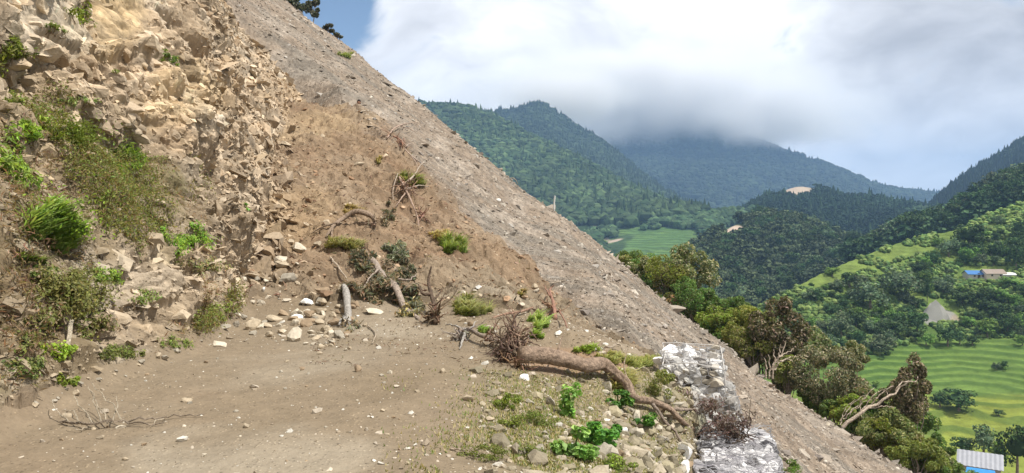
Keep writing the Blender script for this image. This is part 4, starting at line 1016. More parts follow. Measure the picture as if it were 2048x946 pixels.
# fine grass of the verge
vm = (isR | isM) & inview & (PXp > 760) & (PXp < 1480) & (PYp > 740)
i_ = sample(vm, 50000, 53, .05 + sm(PXp + (PYp - 740) * .6, 900, 1150)); nz_ = fbm(PN[i_], 1.3, 4) + .35 * sm(PXp[i_], 950, 1150); i_ = i_[nz_ > .1][:28000]
n_ = len(i_); a_ = rng.uniform(0, 6.28, n_); hgt = rng.uniform(.008, .034, n_)
bs_ = PN[i_]; o_ = np.stack([np.cos(a_), np.sin(a_), np.zeros(n_)], 1); sd_ = np.stack([-o_[:, 1], o_[:, 0], np.zeros(n_)], 1) * .006
tp = bs_ + o_ * (hgt * rng.uniform(.2, 1, n_))[:, None] + np.array([0, 0, 1.]) * hgt[:, None]
V_ = np.stack([bs_ - sd_, bs_ + sd_, tp], 1).reshape(-1, 3); mb = MB()
gc = cvar((.14, .155, .05), n_, .35, .2); gc[rng.random(n_) < .35] = (.33, .28, .15)
mb.add(V_, np.arange(n_ * 3).reshape(-1, 3), np.repeat(gc, 3, 0)); tag(mb.build('grass', M_GRASS), kind='stuff')
# dead leaves, needles and twigs along the toe of the slide
tm = (isR | isM) & inview & (PXp > 620) & (PXp < 1350) & (PYp > 560) & (PYp < 730 + (PXp - 620) * .08)
i_ = sample(tm, 2600, 54); nz_ = fbm(PN[i_] + 4, 1.0, 3); i_ = i_[nz_ > -.1]; mb = MB()
leaves(mb, PN[i_] + [0, 0, .015], rng.normal(size=(len(i_), 3)) * .5 + [0, 0, 1], rng.uniform(.02, .07, len(i_)), cvar((.27, .19, .12), len(i_), .4, .2), asp=.12)
tag(mb.build('leaf_litter', M_BARK), kind='stuff')
mk = isM & inview & (PYp < 640)
i_ = sample(mk, 1700, 55); mb = MB()
leaves(mb, PN[i_] + [0, 0, .02], rng.normal(size=(len(i_), 3)) * .6 + [0, -.3, 1], rng.uniform(.05, .22, len(i_)), cvar((.26, .18, .11), len(i_), .4, .2), asp=.10)
tag(mb.build('root_litter', M_BARK), kind='stuff')

# ------------------------------------------------------------------ wood
BARK = (.27, .20, .145); PBARK = (.38, .31, .245); DBARK = (.12, .085, .06); GB = (.36, .335, .30)
def W3(pts, dz=0.0, lift=None):
    out = []
    for k, q in enumerate(pts):
        p = pick(q[0], q[1]); l = q[2] if len(q) > 2 else 0
        out.append((p.x, p.y - l * .4, p.z + dz + l))
    return out
def wood(name, label, cat, main, r, col, branches=(), roots=None, leafc=None, noise=.05, seg=14, n=22):
    r = [q * (.56 if name != 'fallen_tree' else .72) for q in r]; branches = [(b_[0], b_[1] * .8, *b_[2:]) for b_ in branches]
    pts = W3(main); o0 = Vector(pts[0]); e = empty(name, o0); tag(e, label, cat)
    P_ = np.array(pts) - np.array(o0); rg = np.random.default_rng(int(main[0][0] * 3 + main[0][1]))
    mb = MB(); pth = smoothpath(P_, n, r[0] * .03, rg); tube(mb, pth, np.interp(np.linspace(0, 1, n), np.linspace(0, 1, len(r)), r), col, seg, noise, rg=rg)
    mb.build('trunk', M_BARK, e, smooth=True)
    for b_ in branches:
        bp = np.array(W3(b_[0])) - np.array(o0); bb = MB(); pth2 = smoothpath(bp, 12, b_[1] * .25, rg)
        tube(bb, pth2, np.linspace(b_[1], b_[1] * .3, 12), b_[2] if len(b_) > 2 else col, 6, .1, rg=rg)
        bb.build('branch', M_BARK, e, smooth=True)
    if roots:
        for (at, nroot, L, rr, dirn, spread, c_) in roots:
            rb = MB(); p0 = np.array(W3([at])[0]) - np.array(o0)
            for k in range(nroot):
                d = np.array(dirn, float) + rg.normal(size=3) * spread
                pt = wander(p0 + rg.normal(size=3) * L * .12, d, L * rg.uniform(.4, 1.1), 7, .35, rg)
                tube(rb, pt, np.linspace(rr * rg.uniform(.4, 1), rr * .12, 8), cvar(c_, 1, .25, .1, rg)[0], 5, .1, rg=rg)
            rb.build('roots', M_BARK, e)
    return e
wood('curved_log', 'curved brown log bridging a dark hollow in the middle of the slide', 'log', [(752, 462, .05), (745, 448, .16), (715, 446, .22), (688, 452, .16), (668, 464, .08), (652, 480, .03)], [.03, .10, .11, .09, .06, .03], BARK,
     [([(675, 456, .1), (650, 460, .06), (622, 472, .03)], .035), ([(668, 466, .08), (662, 482, .02), (655, 496, .02)], .03)], [((748, 456, .1), 12, .35, .02, (.2, -.4, -.6), .5, BARK)])
wood('broken_tree', 'fallen trunk with peeling grey brown bark sloping down the slide among dead leaves', 'tree trunk', [(733, 516, .08), (750, 538, .10), (768, 566, .07), (790, 592, .09), (808, 618, .03), (838, 640, .0)], [.11, .12, .12, .11, .09, .05], (.33, .27, .22),
     [([(800, 600, .2), (818, 590, .25), (835, 584, .3)], .03), ([(760, 555, .15), (742, 570, .15), (730, 585, .1)], .03)], [((733, 518, .1), 10, .3, .02, (-.6, .2, .3), .5, DBARK)])
wood('grey_stump', 'short pale grey stump leaning out of the stone heap', 'stump', [(688, 584, .06), (693, 605, .16), (698, 628, .12), (697, 652, .03)], [.08, .10, .10, .07], GB,
     [([(692, 648, .1), (684, 652, .08), (676, 656, .04)], .04)], [((697, 650, .05), 12, .28, .02, (0, -.4, -.2), .6, DRY)])
wood('dark_stump', 'dark upright broken root stump at the toe of the slide', 'stump', [(872, 650, .03), (868, 630, .18), (858, 606, .36), (866, 590, .5)], [.07, .06, .045, .02], DBARK,
     [([(862, 620, .25), (846, 622, .3), (838, 612, .36)], .04), ([(868, 628, .2), (882, 618, .3)], .03)], [((868, 645, .1), 26, .5, .025, (0, -.3, .3), .8, (.19, .13, .085))])
wood('dried_roots', 'grey and brown dried root cluster left of the root ball', 'roots', [(905, 682, .03), (930, 672, .10), (960, 686, .10), (990, 694, .08), (1015, 700, .05)], [.04, .05, .045, .05, .04], (.32, .26, .21),
     [([(925, 672, .1), (910, 668, .12), (893, 664, .1)], .025, GB), ([(930, 674, .1), (924, 690, .05), (918, 700, .01)], .03, GB), ([(940, 676, .1), (952, 664, .15)], .02, GB)],
     [((925, 680, .05), 26, .3, .02, (0, -.3, .2), .8, (.34, .3, .26)), ((985, 690, .05), 22, .35, .016, (0, -.3, .2), .8, (.3, .2, .14))])
wood('red_roots', 'reddish broken roots reaching up at the edge of the grey scree', 'roots', [(1112, 640, .02), (1104, 620, .15), (1098, 604, .26), (1108, 597, .3)], [.06, .05, .04, .015], (.32, .18, .13),
     [([(1098, 612, .2), (1088, 600, .3)], .025), ([(1106, 628, .1), (1120, 640, .1), (1134, 660, .02)], .03)], [((1106, 630, .1), 14, .35, .02, (.1, -.3, -.1), .6, (.33, .2, .14))])
wood('long_root', 'long thin brown root lying across the slide above the dried roots', 'root', [(1065, 622, .06), (1040, 632, .07), (1010, 636, .06), (985, 640, .03)], [.025, .035, .03, .015], (.33, .21, .15), [([(1030, 634, .06), (1020, 624, .08)], .015)])
wood('tangled_roots', 'tangle of bare brown roots hanging under a grass tuft on the slide edge', 'roots', [(798, 366, .15), (805, 382, .2), (815, 400, .2), (826, 425, .15), (836, 440, .08), (838, 462, .03)], [.06, .06, .05, .04, .03, .02], (.36, .26, .20),
     [([(805, 384, .2), (825, 376, .3), (845, 358, .4), (858, 350, .4)], .05, PBARK), ([(815, 396, .2), (835, 390, .25), (858, 390, .2)], .04, PBARK), ([(796, 362, .2), (788, 385, .1), (786, 405, .05)], .03, PBARK), ([(812, 400, .15), (800, 412, .1), (790, 420, .05)], .03)],
     [((812, 385, .1), 40, .8, .03, (.1, -.4, -.5), .6, (.33, .22, .15)), ((845, 438, .05), 18, .5, .025, (.1, -.3, -.2), .6, (.33, .2, .14))])
wood('upper_roots', 'thin forked roots spread over the scree near the top of the slide edge', 'roots', [(776, 282, .1), (788, 270, .2), (803, 262, .25), (820, 256, .2), (838, 250, .1)], [.05, .05, .045, .035, .015], (.38, .28, .22),
     [([(803, 262, .2), (820, 268, .2), (836, 272, .1)], .03)], [((782, 276, .1), 10, .6, .03, (0, -.3, 0), .6, (.34, .22, .16))])
wood('broken_roots', 'reddish broken root bundle just below the forked roots', 'roots', [(786, 278, .1), (795, 284, .15), (806, 292, .12), (806, 302, .05)], [.07, .07, .05, .03], (.33, .19, .13), (), [((798, 286, .05), 14, .6, .03, (.2, -.3, -.3), .6, (.33, .2, .14))])
wood('hooked_root', 'hooked pale root sticking out of the slide edge above the tangle', 'root', [(835, 326, .05), (822, 318, .12), (812, 310, .15), (816, 302, .2), (824, 298, .2)], [.05, .05, .04, .035, .02], (.40, .31, .25), [([(824, 320, .1), (832, 330, .05), (838, 345, .02)], .025)])
# the big trunk with its root ball
t_main = [(1042, 738, .16), (1085, 740, .16), (1130, 746, .15), (1170, 754, .14), (1205, 752, .14), (1232, 768, .12)]
main = wood('fallen_tree', 'long fallen tree trunk with root ball lying from the road across the verge', 'fallen tree', t_main + [(1256, 790, .12), (1266, 812, .10), (1300, 820, .10), (1340, 836, .10), (1362, 858, .08), (1392, 872, .05)],
     [.115, .12, .12, .105, .10, .08, .07, .055, .05, .045, .04, .02], (.28, .205, .15),
     [([(1340, 836, .1), (1365, 838, .12), (1395, 842, .1)], .035, (.3, .24, .19)), ([(1115, 742, .2), (1122, 722, .3)], .018), ([(1300, 820, .1), (1318, 840, .08), (1352, 872, .03), (1368, 900, .02)], .03, (.25, .2, .16)), ([(1256, 790, .1), (1246, 770, .25), (1255, 745, .35)], .012, (.35, .28, .2))],
     [((1030, 712, .15), 130, .42, .020, (-.5, -.2, .25), .75, (.27, .19, .14)), ((1040, 735, .05), 46, .30, .014, (.1, -.6, -.35), .5, (.33, .21, .13)),
      ((1015, 722, .1), 40, .3, .02, (-.5, -.4, -.1), .6, (.16, .11, .08))], noise=.05, seg=22, n=110)
# broken twiggy branch on the road
mb = MB(); e = empty('fallen_branch', pick(200, 855)); tag(e, 'thin dead twiggy branch lying on the left of the dirt road', 'branch'); o0 = np.array(e.location)
def wpth(l, r, n=12, col=(.25, .2, .15), nm='twig'):
    b_ = MB(); pp = np.array(W3(l)) - o0; tube(b_, smoothpath(pp, n, .008), np.linspace(r, r * .4, n), col, 5, .1); b_.build(nm, M_BARK, e)
wpth([(120, 850, .02), (165, 856, .04), (200, 858, .05), (240, 853, .04), (290, 854, .02), (326, 852, .01)], .012, 22, nm='stem')
wpth([(240, 854, .04), (300, 846, .03), (350, 838, .02), (412, 834, .02)], .009, 18)
for l in [[(205, 858, .04), (196, 836, .12), (186, 815, .2)], [(218, 857, .04), (205, 840, .1), (190, 822, .16)], [(165, 856, .03), (150, 845, .1), (128, 848, .06)], [(225, 856, .04), (240, 838, .12), (243, 830, .16)], [(190, 857, .03), (168, 838, .1), (158, 822, .14)],
          [(250, 853, .04), (225, 838, .14), (192, 816, .22)], [(140, 852, .03), (118, 838, .08), (108, 824, .1)], [(180, 857, .02), (160, 866, .02), (138, 862, .03)], [(330, 842, .02), (318, 846, .02), (300, 858, .01)]]:
    wpth(l, .006, 8, (.42, .36, .27))
# scattered sticks
def stick(l, r, label, col=(.4, .33, .25)):
    mb = MB(); pp = np.array(W3(l)); o0_ = pp[0].copy(); tube(mb, smoothpath(pp - o0_, 10, r * .3), np.linspace(r, r * .5, 10), col, 6, .1); tag(mb.build('stick', M_BARK, loc=tuple(o0_)), label, 'stick')
stick([(900, 900, .01), (925, 908, .02), (948, 915, .01)], .008, 'thin pale stick on the grit at the bottom of the road')
stick([(1075, 566, .03), (1105, 570, .05), (1132, 564, .04)], .02, 'pale straight stick on red earth beside the scree')
stick([(660, 520, .04), (678, 550, .05), (698, 572, .04)], .025, 'brown stick lying above the grey stump')
stick([(735, 655, .02), (750, 670, .03), (745, 690, .02)], .012, 'small twig at the front of the slide toe')
stick([(1208, 700, .05), (1222, 706, .08), (1238, 702, .1), (1250, 712, .05)], .02, 'short curved stick in the grass above the trunk')
stick([(1020, 340, .1), (1030, 344, .3), (1035, 350, .1)], .03, 'thin stick on the skyline edge of the scree left of the pole')
# pole on the rib
p_ = pick(1107, 410); mb = MB(); hgt = 30 * mpp(p_)
tube(mb, [(0, 0, -.3), (0.01, 0, hgt * .5), (.05, 0, hgt)], [.045, .045, .045], (.62, .62, .60), 8); mb.build('pole', M_PLAIN, loc=p_)
tag(bpy.data.objects['pole'], 'thin pale pole standing upright on the edge of the scree', 'pole')
# ------------------------------------------------------------------ wire baskets of stone (gabions)
def hexnet(mb, O, U_, V_, nu, nv, cell, r, col, jit=.0, bulge=None, rg=None):
    """twisted hexagonal wire net over the parallelogram O + u U + v V"""
    rg = rg or rng; O, U_, V_ = map(np.array, (O, U_, V_)); N_ = np.cross(U_, V_); N_ = N_ / np.linalg.norm(N_)
    def P(a, b):
        p = O + U_ * (a / nu) + V_ * (b / nv)
        return p + N_ * (.012 + .02 * vn(np.array([a * .7, b * .7, O[0] * 3.1])) * 2 + (bulge(a / nu, b / nv) if bulge else 0)) + rg.normal(size=3) * jit
    for j in range(nv):
        row = [P(i + (.22 if (i + j) % 2 else -.0), j + (.25 if (i + j) % 2 else .0)) for i in range(nu + 1)]
        tube(mb, row, r, col, 4, 0, rg=rg)
    for j in range(nv):
        for i in range(nu + 1):
            if (i + j) % 2: tube(mb, [P(i + .22, j + .25), P(i, j + 1.0)], r * 1.2, col, 4, 0, rg=rg)
def basket(name, label, O, U_, V_, Wd, nst, faces, rsz, cols_, sd, wire=(.30, .30, .31), frame=True, netjit=.004, wr=.0028, flat=1.0, top=None):
    """O corner; U along the front, V up the front, W back. faces: list of (origin, a, b)"""
    rg = np.random.default_rng(sd); O = np.array(O, float); U_, V_, Wd = (np.array(q, float) for q in (U_, V_, Wd))
    e = empty(name, tuple(O)); tag(e, label, 'gabion')
    for fi_, (o_, a, b, na, nb) in enumerate(faces):
        pal = top if (top and fi_ == 1) else cols_
        inn = np.cross(a, b); inn = inn / np.linalg.norm(inn)
        for i in range(na):
            for j in range(nb):
                fi = (i + .5 + (.5 * (j % 2) - .25) + rg.uniform(-.12, .12)) / na; fj = (j + .5 + rg.uniform(-.1, .1)) / nb
                fi = min(max(fi, .06), .94)
                s = rsz * rg.uniform(.75, 1.25); V, Fc = rock_vf(s, 2, 10, rg.uniform(.6, .9) * flat, rg)
                V = V @ rotm(rg, tilt=.5).T + o_ + np.array(a) * fi + np.array(b) * fj - inn * s * .72
                mb = MB(); c = np.array(pal[rg.integers(0, len(pal))]) * rg.uniform(.8, 1.12)
                mb.add(V, Fc, np.tile(c, (len(V), 1))); mb.build('stone', M_STONE, e)
    fill = MB(); c0 = (U_ + V_ + Wd) / 2; q = np.array([[-1, -1, -1], [1, -1, -1], [1, 1, -1], [-1, 1, -1], [-1, -1, 1], [1, -1, 1], [1, 1, 1], [-1, 1, 1]], float) * .5 * .78
    VV = q[:, :1] * U_ + q[:, 1:2] * Wd + q[:, 2:] * V_ + c0
    fill.add(VV, np.array([[0, 3, 2, 1], [4, 5, 6, 7], [0, 1, 5, 4], [1, 2, 6, 5], [2, 3, 7, 6], [3, 0, 4, 7]]), (.16, .14, .12)); fill.build('shaded_rubble_core', M_STONE, e)  # inner fill box coloured dark, as the shade in gaps between stones
    net = MB()
    for (o_, a, b, na, nb) in faces:
        la, lb = np.linalg.norm(a), np.linalg.norm(b)
        hexnet(net, o_, a, b, max(3, int(la / .07)), max(2, int(lb / .10)), .1, wr, wire, netjit, rg=rg)
    net.build('wire_mesh', M_WIRE, e)
    if frame:
        fr = MB()
        for (p, q_) in [(0 * U_, U_), (V_, V_ + U_), (0 * U_, V_), (U_, U_ + V_), (V_, V_ + Wd), (V_ + U_, V_ + U_ + Wd), (V_ + Wd, V_ + U_ + Wd), (U_, U_ + Wd), (U_ + Wd, U_ + Wd + V_)]:
            tube(fr, smoothpath([p, (p + q_) / 2 + rg.normal(size=3) * .02, q_], 8, .004, rg), .007, (.50, .48, .45), 6, 0, rg=rg)
        fr.build('frame', M_WIRE, e)
    return e
def PX(px, py, Y): return np.array(px3(px, py, Y))
GC = [(.62, .60, .56), (.50, .47, .42), (.40, .36, .29), (.48, .43, .35), (.33, .29, .23), (.70, .69, .67), (.42, .41, .38)]
a0, a1, a2 = PX(1320, 802, 9.8), PX(1446, 812, 9.6), PX(1324, 731, 9.9)
U1 = a1 - a0; V1 = a2 - a0; W1 = np.array([.16, .78, .16]); 
fs = [(np.zeros(3), U1, V1, 7, 4), (V1, U1, W1, 7, 6), (U1, W1, V1, 5, 4)]
gb1 = basket('gabion', 'upright wire basket of pale stones standing on the end of the wire covered stone wall', a0, U1, V1, W1, 0, fs, .100, GC, 3, wr=.0034, top=[(.52, .51, .49), (.38, .37, .35), (.62, .61, .60), (.30, .28, .26)])
# white stones spilled out of its top
for (dx, dy, dz, s) in [(.28, .62, .42, .14), (.48, .60, .37, .13), (.12, .55, .33, .11), (.66, .58, .31, .12), (.40, .4, .34, .10)]:
    V, Fc = rock_vf(s, 2, 10, .8, rng); mb = MB(); mb.add(V @ rotm(tilt=.6).T + [dx, dy, dz + .07], Fc, np.tile((.88, .87, .86), (len(V), 1))); mb.build('stone', M_STONE, gb1)
# sagging lower basket between it and the wall
b0 = PX(1375, 850, 9.35); U2 = PX(1490, 852, 9.3) - b0; V2 = PX(1362, 796, 9.55) - b0; W2 = np.array([.05, .5, .12])
fs = [(np.zeros(3), U2, V2, 5, 3), (V2, U2, W2, 5, 2), (U2, W2, V2, 2, 3)]
basket('gabion', 'crushed wire basket of stones sagging below the upright basket, draped with dead brush', b0, U2, V2, W2, 0, fs, .11, [(.40, .39, .37), (.33, .31, .28), (.52, .51, .49), (.26, .24, .21)], 4, frame=False, wr=.0028, netjit=.012)
# the wall top running towards the road
c0 = PX(1392, 985, 7.1); U3 = PX(1575, 985, 7.1) - c0; W3_ = PX(1404, 850, 9.75) - c0; V3 = np.array([0, 0, .8]); c0 = c0 - V3
fs = [(V3, U3, W3_, 6, 17), (U3, W3_, V3, 12, 4)]
wall = basket('gabion_wall', 'low retaining wall of white stones under flattened tangled wire, lowest at the right of the verge', c0, U3, V3, W3_, 0, fs, .115, [(.56, .55, .55), (.44, .43, .44), (.34, .33, .34), (.62, .61, .61), (.26, .25, .26)], 6, frame=False, netjit=.012, flat=.6, wr=.003)
tw = MB()
for k in range(100):
    f1, f2 = rng.uniform(.15, .8), rng.uniform(0, 1); p0 = V3 + U3 * f1 + W3_ * f2 + [0, 0, .035]
    tube(tw, wander(p0, (rng.choice([-1, 1]), rng.normal() * .25, 0), rng.uniform(.1, .3), 6, .22), .003, cvar((.30, .29, .31), 1, .3, .02)[0], 4)
tw.build('loose_wire', M_WIRE, wall)
# dead brush over the baskets
def brush(px, py, wpx, hpx, label, Y, col, n=520, leaf=.06, twigs=26, sd=0, leafp=.3):
    p = Vector(PX(px, py, Y).tolist()); m = Y / F; e = empty('dead_brush', p); tag(e, label, 'brush'); rg = np.random.default_rng(int(px) + sd)
    mb = MB(); w, h = wpx * m, hpx * m
    for k in range(twigs):
        a = rg.uniform(0, 6.28); tube(mb, wander((rg.normal() * w * .2, rg.normal() * .12, -h * .25), (math.cos(a), -.25 + .3 * math.sin(a), .35 + rg.normal() * .4), rg.uniform(.3, .6) * w, 8, .28, rg, .05), np.linspace(.008, .002, 9), cvar(col, 1, .3, .1, rg)[0], 4)
    mb.build('branch', M_BARK, e)
    lb = MB(); crown(lb, w, min(w, .6), h, 12, n, leaf, (.14, .10, .085), (.27, .22, .2), rg, asp=leafp); lb.build('foliage', M_LEAF, e)
    return e
brush(1440, 836, 140, 84, 'dark dead leafy brush hanging over the crushed wire basket', 9.0, (.16, .11, .085), 700)
brush(1355, 800, 80, 54, 'brown dead brush at the left foot of the upright wire basket', 9.4, (.22, .14, .11), 420)
brush(1478, 862, 66, 46, 'thin dark dead twigs with drooping leaves on the right side of the wire wall', 8.9, (.13, .10, .08), 240)
brush(1340, 868, 70, 40, 'reddish brown dead twigs under the end of the leaning trunk', 8.5, (.26, .18, .13), 260, .05)

# ------------------------------------------------------------------ the person behind the crest of the slide
def person():
    hz = PX(718, 208, 35.4); foot = hz - np.array([0, 0, 1.52]); e = empty('person', tuple(foot)); 
    tag(e, 'dark haired person in a checked shirt sitting behind the crest of the slide', 'person')
    J = [(0, 0, .92), (0, .01, 1.10), (0, .0, 1.28), (0, -.01, 1.42), (0, -.02, 1.47), (0, -.03, 1.56),      # pelvis..head
         (.16, 0, 1.36), (.24, -.04, 1.12), (.16, -.20, .98), (.12, -.27, .98), (-.16, 0, 1.36), (-.25, -.04, 1.12), (-.18, -.20, .98), (-.14, -.27, .98),
         (.09, 0, .88), (.11, -.02, .48), (.11, .02, .08), (.12, -.13, .04), (-.09, 0, .88), (-.11, -.02, .48), (-.11, .02, .08), (-.12, -.13, .04)]
    E = [(0, 1), (1, 2), (2, 3), (3, 4), (4, 5), (2, 6), (6, 7), (7, 8), (8, 9), (2, 10), (10, 11), (11, 12), (12, 13), (0, 14), (14, 15), (15, 16), (16, 17), (0, 18), (18, 19), (19, 20), (20, 21)]
    Rr = [.14, .13, .145, .07, .055, .085, .075, .045, .032, .03, .075, .045, .032, .03, .095, .06, .042, .04, .095, .06, .042, .04]
    def skinned(name, idx, scale, mat, col):
        mp = {k: i for i, k in enumerate(idx)}; me = bpy.data.meshes.new(name)
        me.from_pydata([J[k] for k in idx], [(mp[a], mp[b]) for a, b in E if a in mp and b in mp], [])
        o = obj(name, me, e); md = o.modifiers.new('skin', 'SKIN')
        for k in idx: me.skin_vertices[0].data[mp[k]].radius = (Rr[k] * scale, Rr[k] * scale * (.75 if k in (0, 1, 2) else 1))
        me.skin_vertices[0].data[0].use_root = True
        sb = o.modifiers.new('sub', 'SUBSURF'); sb.levels = 2; sb.render_levels = 2
        dg = bpy.context.evaluated_depsgraph_get(); ev = bpy.data.meshes.new_from_object(o.evaluated_get(dg)); o.modifiers.clear(); o.data = ev; ev.materials.clear(); ev.materials.append(mat)
        at = ev.attributes.new('Col', 'FLOAT_COLOR', 'POINT'); at.data.foreach_set('color', np.tile((*col, 1), len(ev.vertices)).astype(np.float32)); ev.shade_smooth(); return o
    body = skinned('body', list(range(22)), 1.0, M_SKIN, (.30, .17, .11))
    sh = skinned('shirt', [0, 1, 2, 6, 7, 10, 11], 1.14, M_CLOTH, (.62, .55, .52))
    # check pattern in the shirt's own material
    m = bpy.data.materials.new('checked cloth'); m.use_nodes = True; t = NT(m.node_tree)
    ck = t.n('ShaderNodeTexChecker', i={'Vector': t.n('ShaderNodeTexCoord').outputs['Object'], 'Scale': 14.0, 1: (.72, .68, .64, 1), 2: (.18, .07, .06, 1)})
    t.n('ShaderNodeOutputMaterial', i={'Surface': t.n('ShaderNodeBsdfPrincipled', i={'Base Color': ck.outputs[0], 'Roughness': .9})}); sh.data.materials.clear(); sh.data.materials.append(m)
    skinned('trousers', [0, 14, 15, 16, 18, 19, 20], 1.1, M_CLOTH, (.06, .06, .08))
    hb = MB(); V, Fc = ICO[3]; hd = V * [.078, .098, .118]; hd = hd * (1 - .14 * np.clip(-V[:, 2:3], 0, 1) * (1 + .5 * np.abs(V[:, :1]))); hd = hd + [0, -.035, 1.585]
    hb.add(hd, Fc, (.30, .17, .11))
    for sx in (-1, 1):
        hb.add(V * [.014, .022, .032] + [sx * .08, -.03, 1.58], Fc, (.30, .17, .11)); hb.add(V * [.013, .008, .007] + [sx * .032, -.128, 1.595], Fc, (.05, .03, .03))
    hb.add(V * [.014, .022, .024] + [0, -.137, 1.57], Fc, (.31, .18, .12)); hb.add(V * [.026, .008, .007] + [0, -.124, 1.53], Fc, (.20, .08, .07))
    hb.build('head', M_SKIN, e, smooth=True)
    ha = MB(); Vh, Fh = ICO[3]; keep = [f for f in Fh if (Vh[f].mean(0)[2] > .12 or Vh[f].mean(0)[1] > .25)]
    ha.add(Vh * [.092, .11, .125] * (1 + .06 * fbm(Vh, 5, 3)[:, None]) + [0, -.018, 1.605], np.array(keep), (.02, .014, .012)); ha.build('hair', M_CLOTH, e)
    for sx in (-1, 1):       # hands resting on the knees
        hm = MB()
        hm.add(V * [.035, .045, .016] + [sx * .13, -.29, .98], Fc, (.30, .17, .11))
        for k in range(4): tube(hm, [(sx * .13 + (k - 1.5) * .016, -.32, .98), (sx * .13 + (k - 1.5) * .018, -.36, .975), (sx * .13 + (k - 1.5) * .018, -.385 + .006 * abs(k - 1), .955)], [.009, .008, .006], (.30, .17, .11), 6)
        tube(hm, [(sx * .13 - sx * .03, -.28, .98), (sx * .13 - sx * .055, -.31, .975), (sx * .13 - sx * .055, -.335, .965)], [.010, .009, .007], (.30, .17, .11), 6)
        hm.build('hand', M_SKIN, e)
person()

# ------------------------------------------------------------------ trees and shrubs along the far side of the rib
def rib_tree(cx, cy, w, h, Y, label, col, col2, n, leaf, ncl=14, name='tree', cat='tree', asp=.45, trunk=True, group=None, bare=0, trunkc=(.30, .25, .20), sd=0):
    c = PX(cx, cy, Y); m = Y / F; gz_ = ground_z(c[0], Y); rg = np.random.default_rng(int(cx * 3 + cy) + sd)
    W_, H_ = w * m, h * m; base = np.array([c[0], Y, min(gz_, c[2] - H_ * .4)])
    e = empty(name, tuple(base)); tag(e, label, cat, group)
    mb = MB(); cs = crown(mb, W_ * 1.1, W_ * .85, H_ * 1.12, int(ncl * 1.7), int(n * 2.5), leaf * 1.25, np.array(col) * .9, col2, rg, asp=asp)
    off = c - base; mb.build('crown' if cat == 'tree' else 'foliage', M_LEAF, e, tuple(off))
    tb = MB(); top = off + [0, 0, -H_ * .1]
    tube(tb, smoothpath([(0, 0, -.3), tuple(top * .5 + [.1, 0, 0]), tuple(top)], 8, .03, rg), np.linspace(.10, .06, 8) * max(.5, H_ / 4), trunkc, 7, .08, rg=rg)
    for q in cs[:10]: tube(tb, smoothpath([tuple(top * .6), tuple(top * .6 + (off + q - top * .6) * .5 + rg.normal(size=3) * .1), tuple(off + q * .9)], 7, .02, rg), np.linspace(.05, .012, 7) * max(.5, H_ / 4), trunkc, 5, rg=rg)
    tb.build('trunk', M_BARK, e)
    return e, base, off
OAK = (.115, .135, .05); OAKP = (.32, .30, .19); OLV = (.17, .19, .045); GRN = (.10, .165, .04)
rib_tree(1374, 548, 112, 104, 47, 'round dark olive tree with pale leaf tips, highest of the trees behind the scree', OAK, OAKP, 3600, .15, 20)
rib_tree(1270, 541, 96, 46, 51, 'bright yellow green bush low behind the scree edge left of the round olive tree', (.17, .27, .045), YG, 1800, .13, 14, 'bush', 'bush')
rib_tree(1338, 604, 46, 30, 43, 'small reddish dry shrub on the crumbling scree rim', (.30, .19, .11), (.2, .2, .07), 420, .10, 7, 'bush', 'bush')
rib_tree(1412, 606, 74, 50, 43, 'dark green bush below the round olive tree', GRN, OAK, 1300, .13, 10, 'bush', 'bush')
rib_tree(1440, 650, 96, 70, 41, 'yellow olive bush behind the middle of the scree edge', OLV, YG, 2200, .12, 13, 'bush', 'bush')
rib_tree(1500, 655, 110, 100, 39.5, 'tall yellow olive shrub left of the tree with bare branches', OLV, (.26, .25, .07), 3000, .12, 15, 'bush', 'bush')
rib_tree(1470, 625, 90, 60, 42.5, 'grey green bush rising behind the yellow olive shrubs', GRN, OAK, 1700, .12, 10, 'bush', 'bush')
t5, b5, o5 = rib_tree(1560, 672, 118, 140, 38, 'large dark tree with pinkish leaf tips and bare pale branches in front', (.10, .105, .045), (.34, .28, .20), 4600, .14, 20)
rib_tree(1620, 700, 80, 90, 40, 'soft grey green tree just right of the tree with bare branches', (.12, .16, .06), OAKP, 2400, .12, 13)
rib_tree(1655, 752, 150, 108, 35.5, 'wide grey green shrub with fine upright twigs behind the lower scree edge', (.125, .135, .07), (.33, .29, .2), 5200, .10, 22, 'bush', 'bush')
rib_tree(1700, 712, 70, 50, 39, 'small pinkish tipped bush behind the wide grey green shrub', OAK, OAKP, 1300, .12, 9, 'bush', 'bush')
t9, b9, o9 = rib_tree(1822, 782, 74, 120, 31.5, 'uprooted tree with pale bare trunk leaning to a tall pinkish crown', (.12, .12, .055), (.38, .32, .23), 2800, .12, 13)
rib_tree(1782, 800, 60, 70, 33, 'brownish bush behind the bare leaning trunk', OAK, (.3, .25, .17), 1300, .11, 9, 'bush', 'bush')
rib_tree(1775, 862, 110, 74, 31, 'light green bush below the bare leaning trunk', (.15, .19, .06), (.3, .3, .14), 2600, .10, 13, 'bush', 'bush')
rib_tree(1832, 912, 110, 70, 29.5, 'yellow green bush at the lowest end of the scree edge', (.17, .20, .05), OLV, 2600, .10, 13, 'bush', 'bush')
rib_tree(1850, 872, 70, 80, 34, 'dark green bush under the pinkish crown of the uprooted tree', GRN, OAK, 1700, .11, 10, 'bush', 'bush')
rib_tree(1735, 800, 60, 44, 34, 'dark bush between the wide shrub and the bare trunk', OAK, DRY, 900, .11, 8, 'bush', 'bush')
rib_tree(1890, 925, 60, 60, 33, 'dark green bush left of the grey tin roof', GRN, (.16, .2, .06), 1300, .11, 9, 'bush', 'bush')
rgb = np.random.default_rng(77)
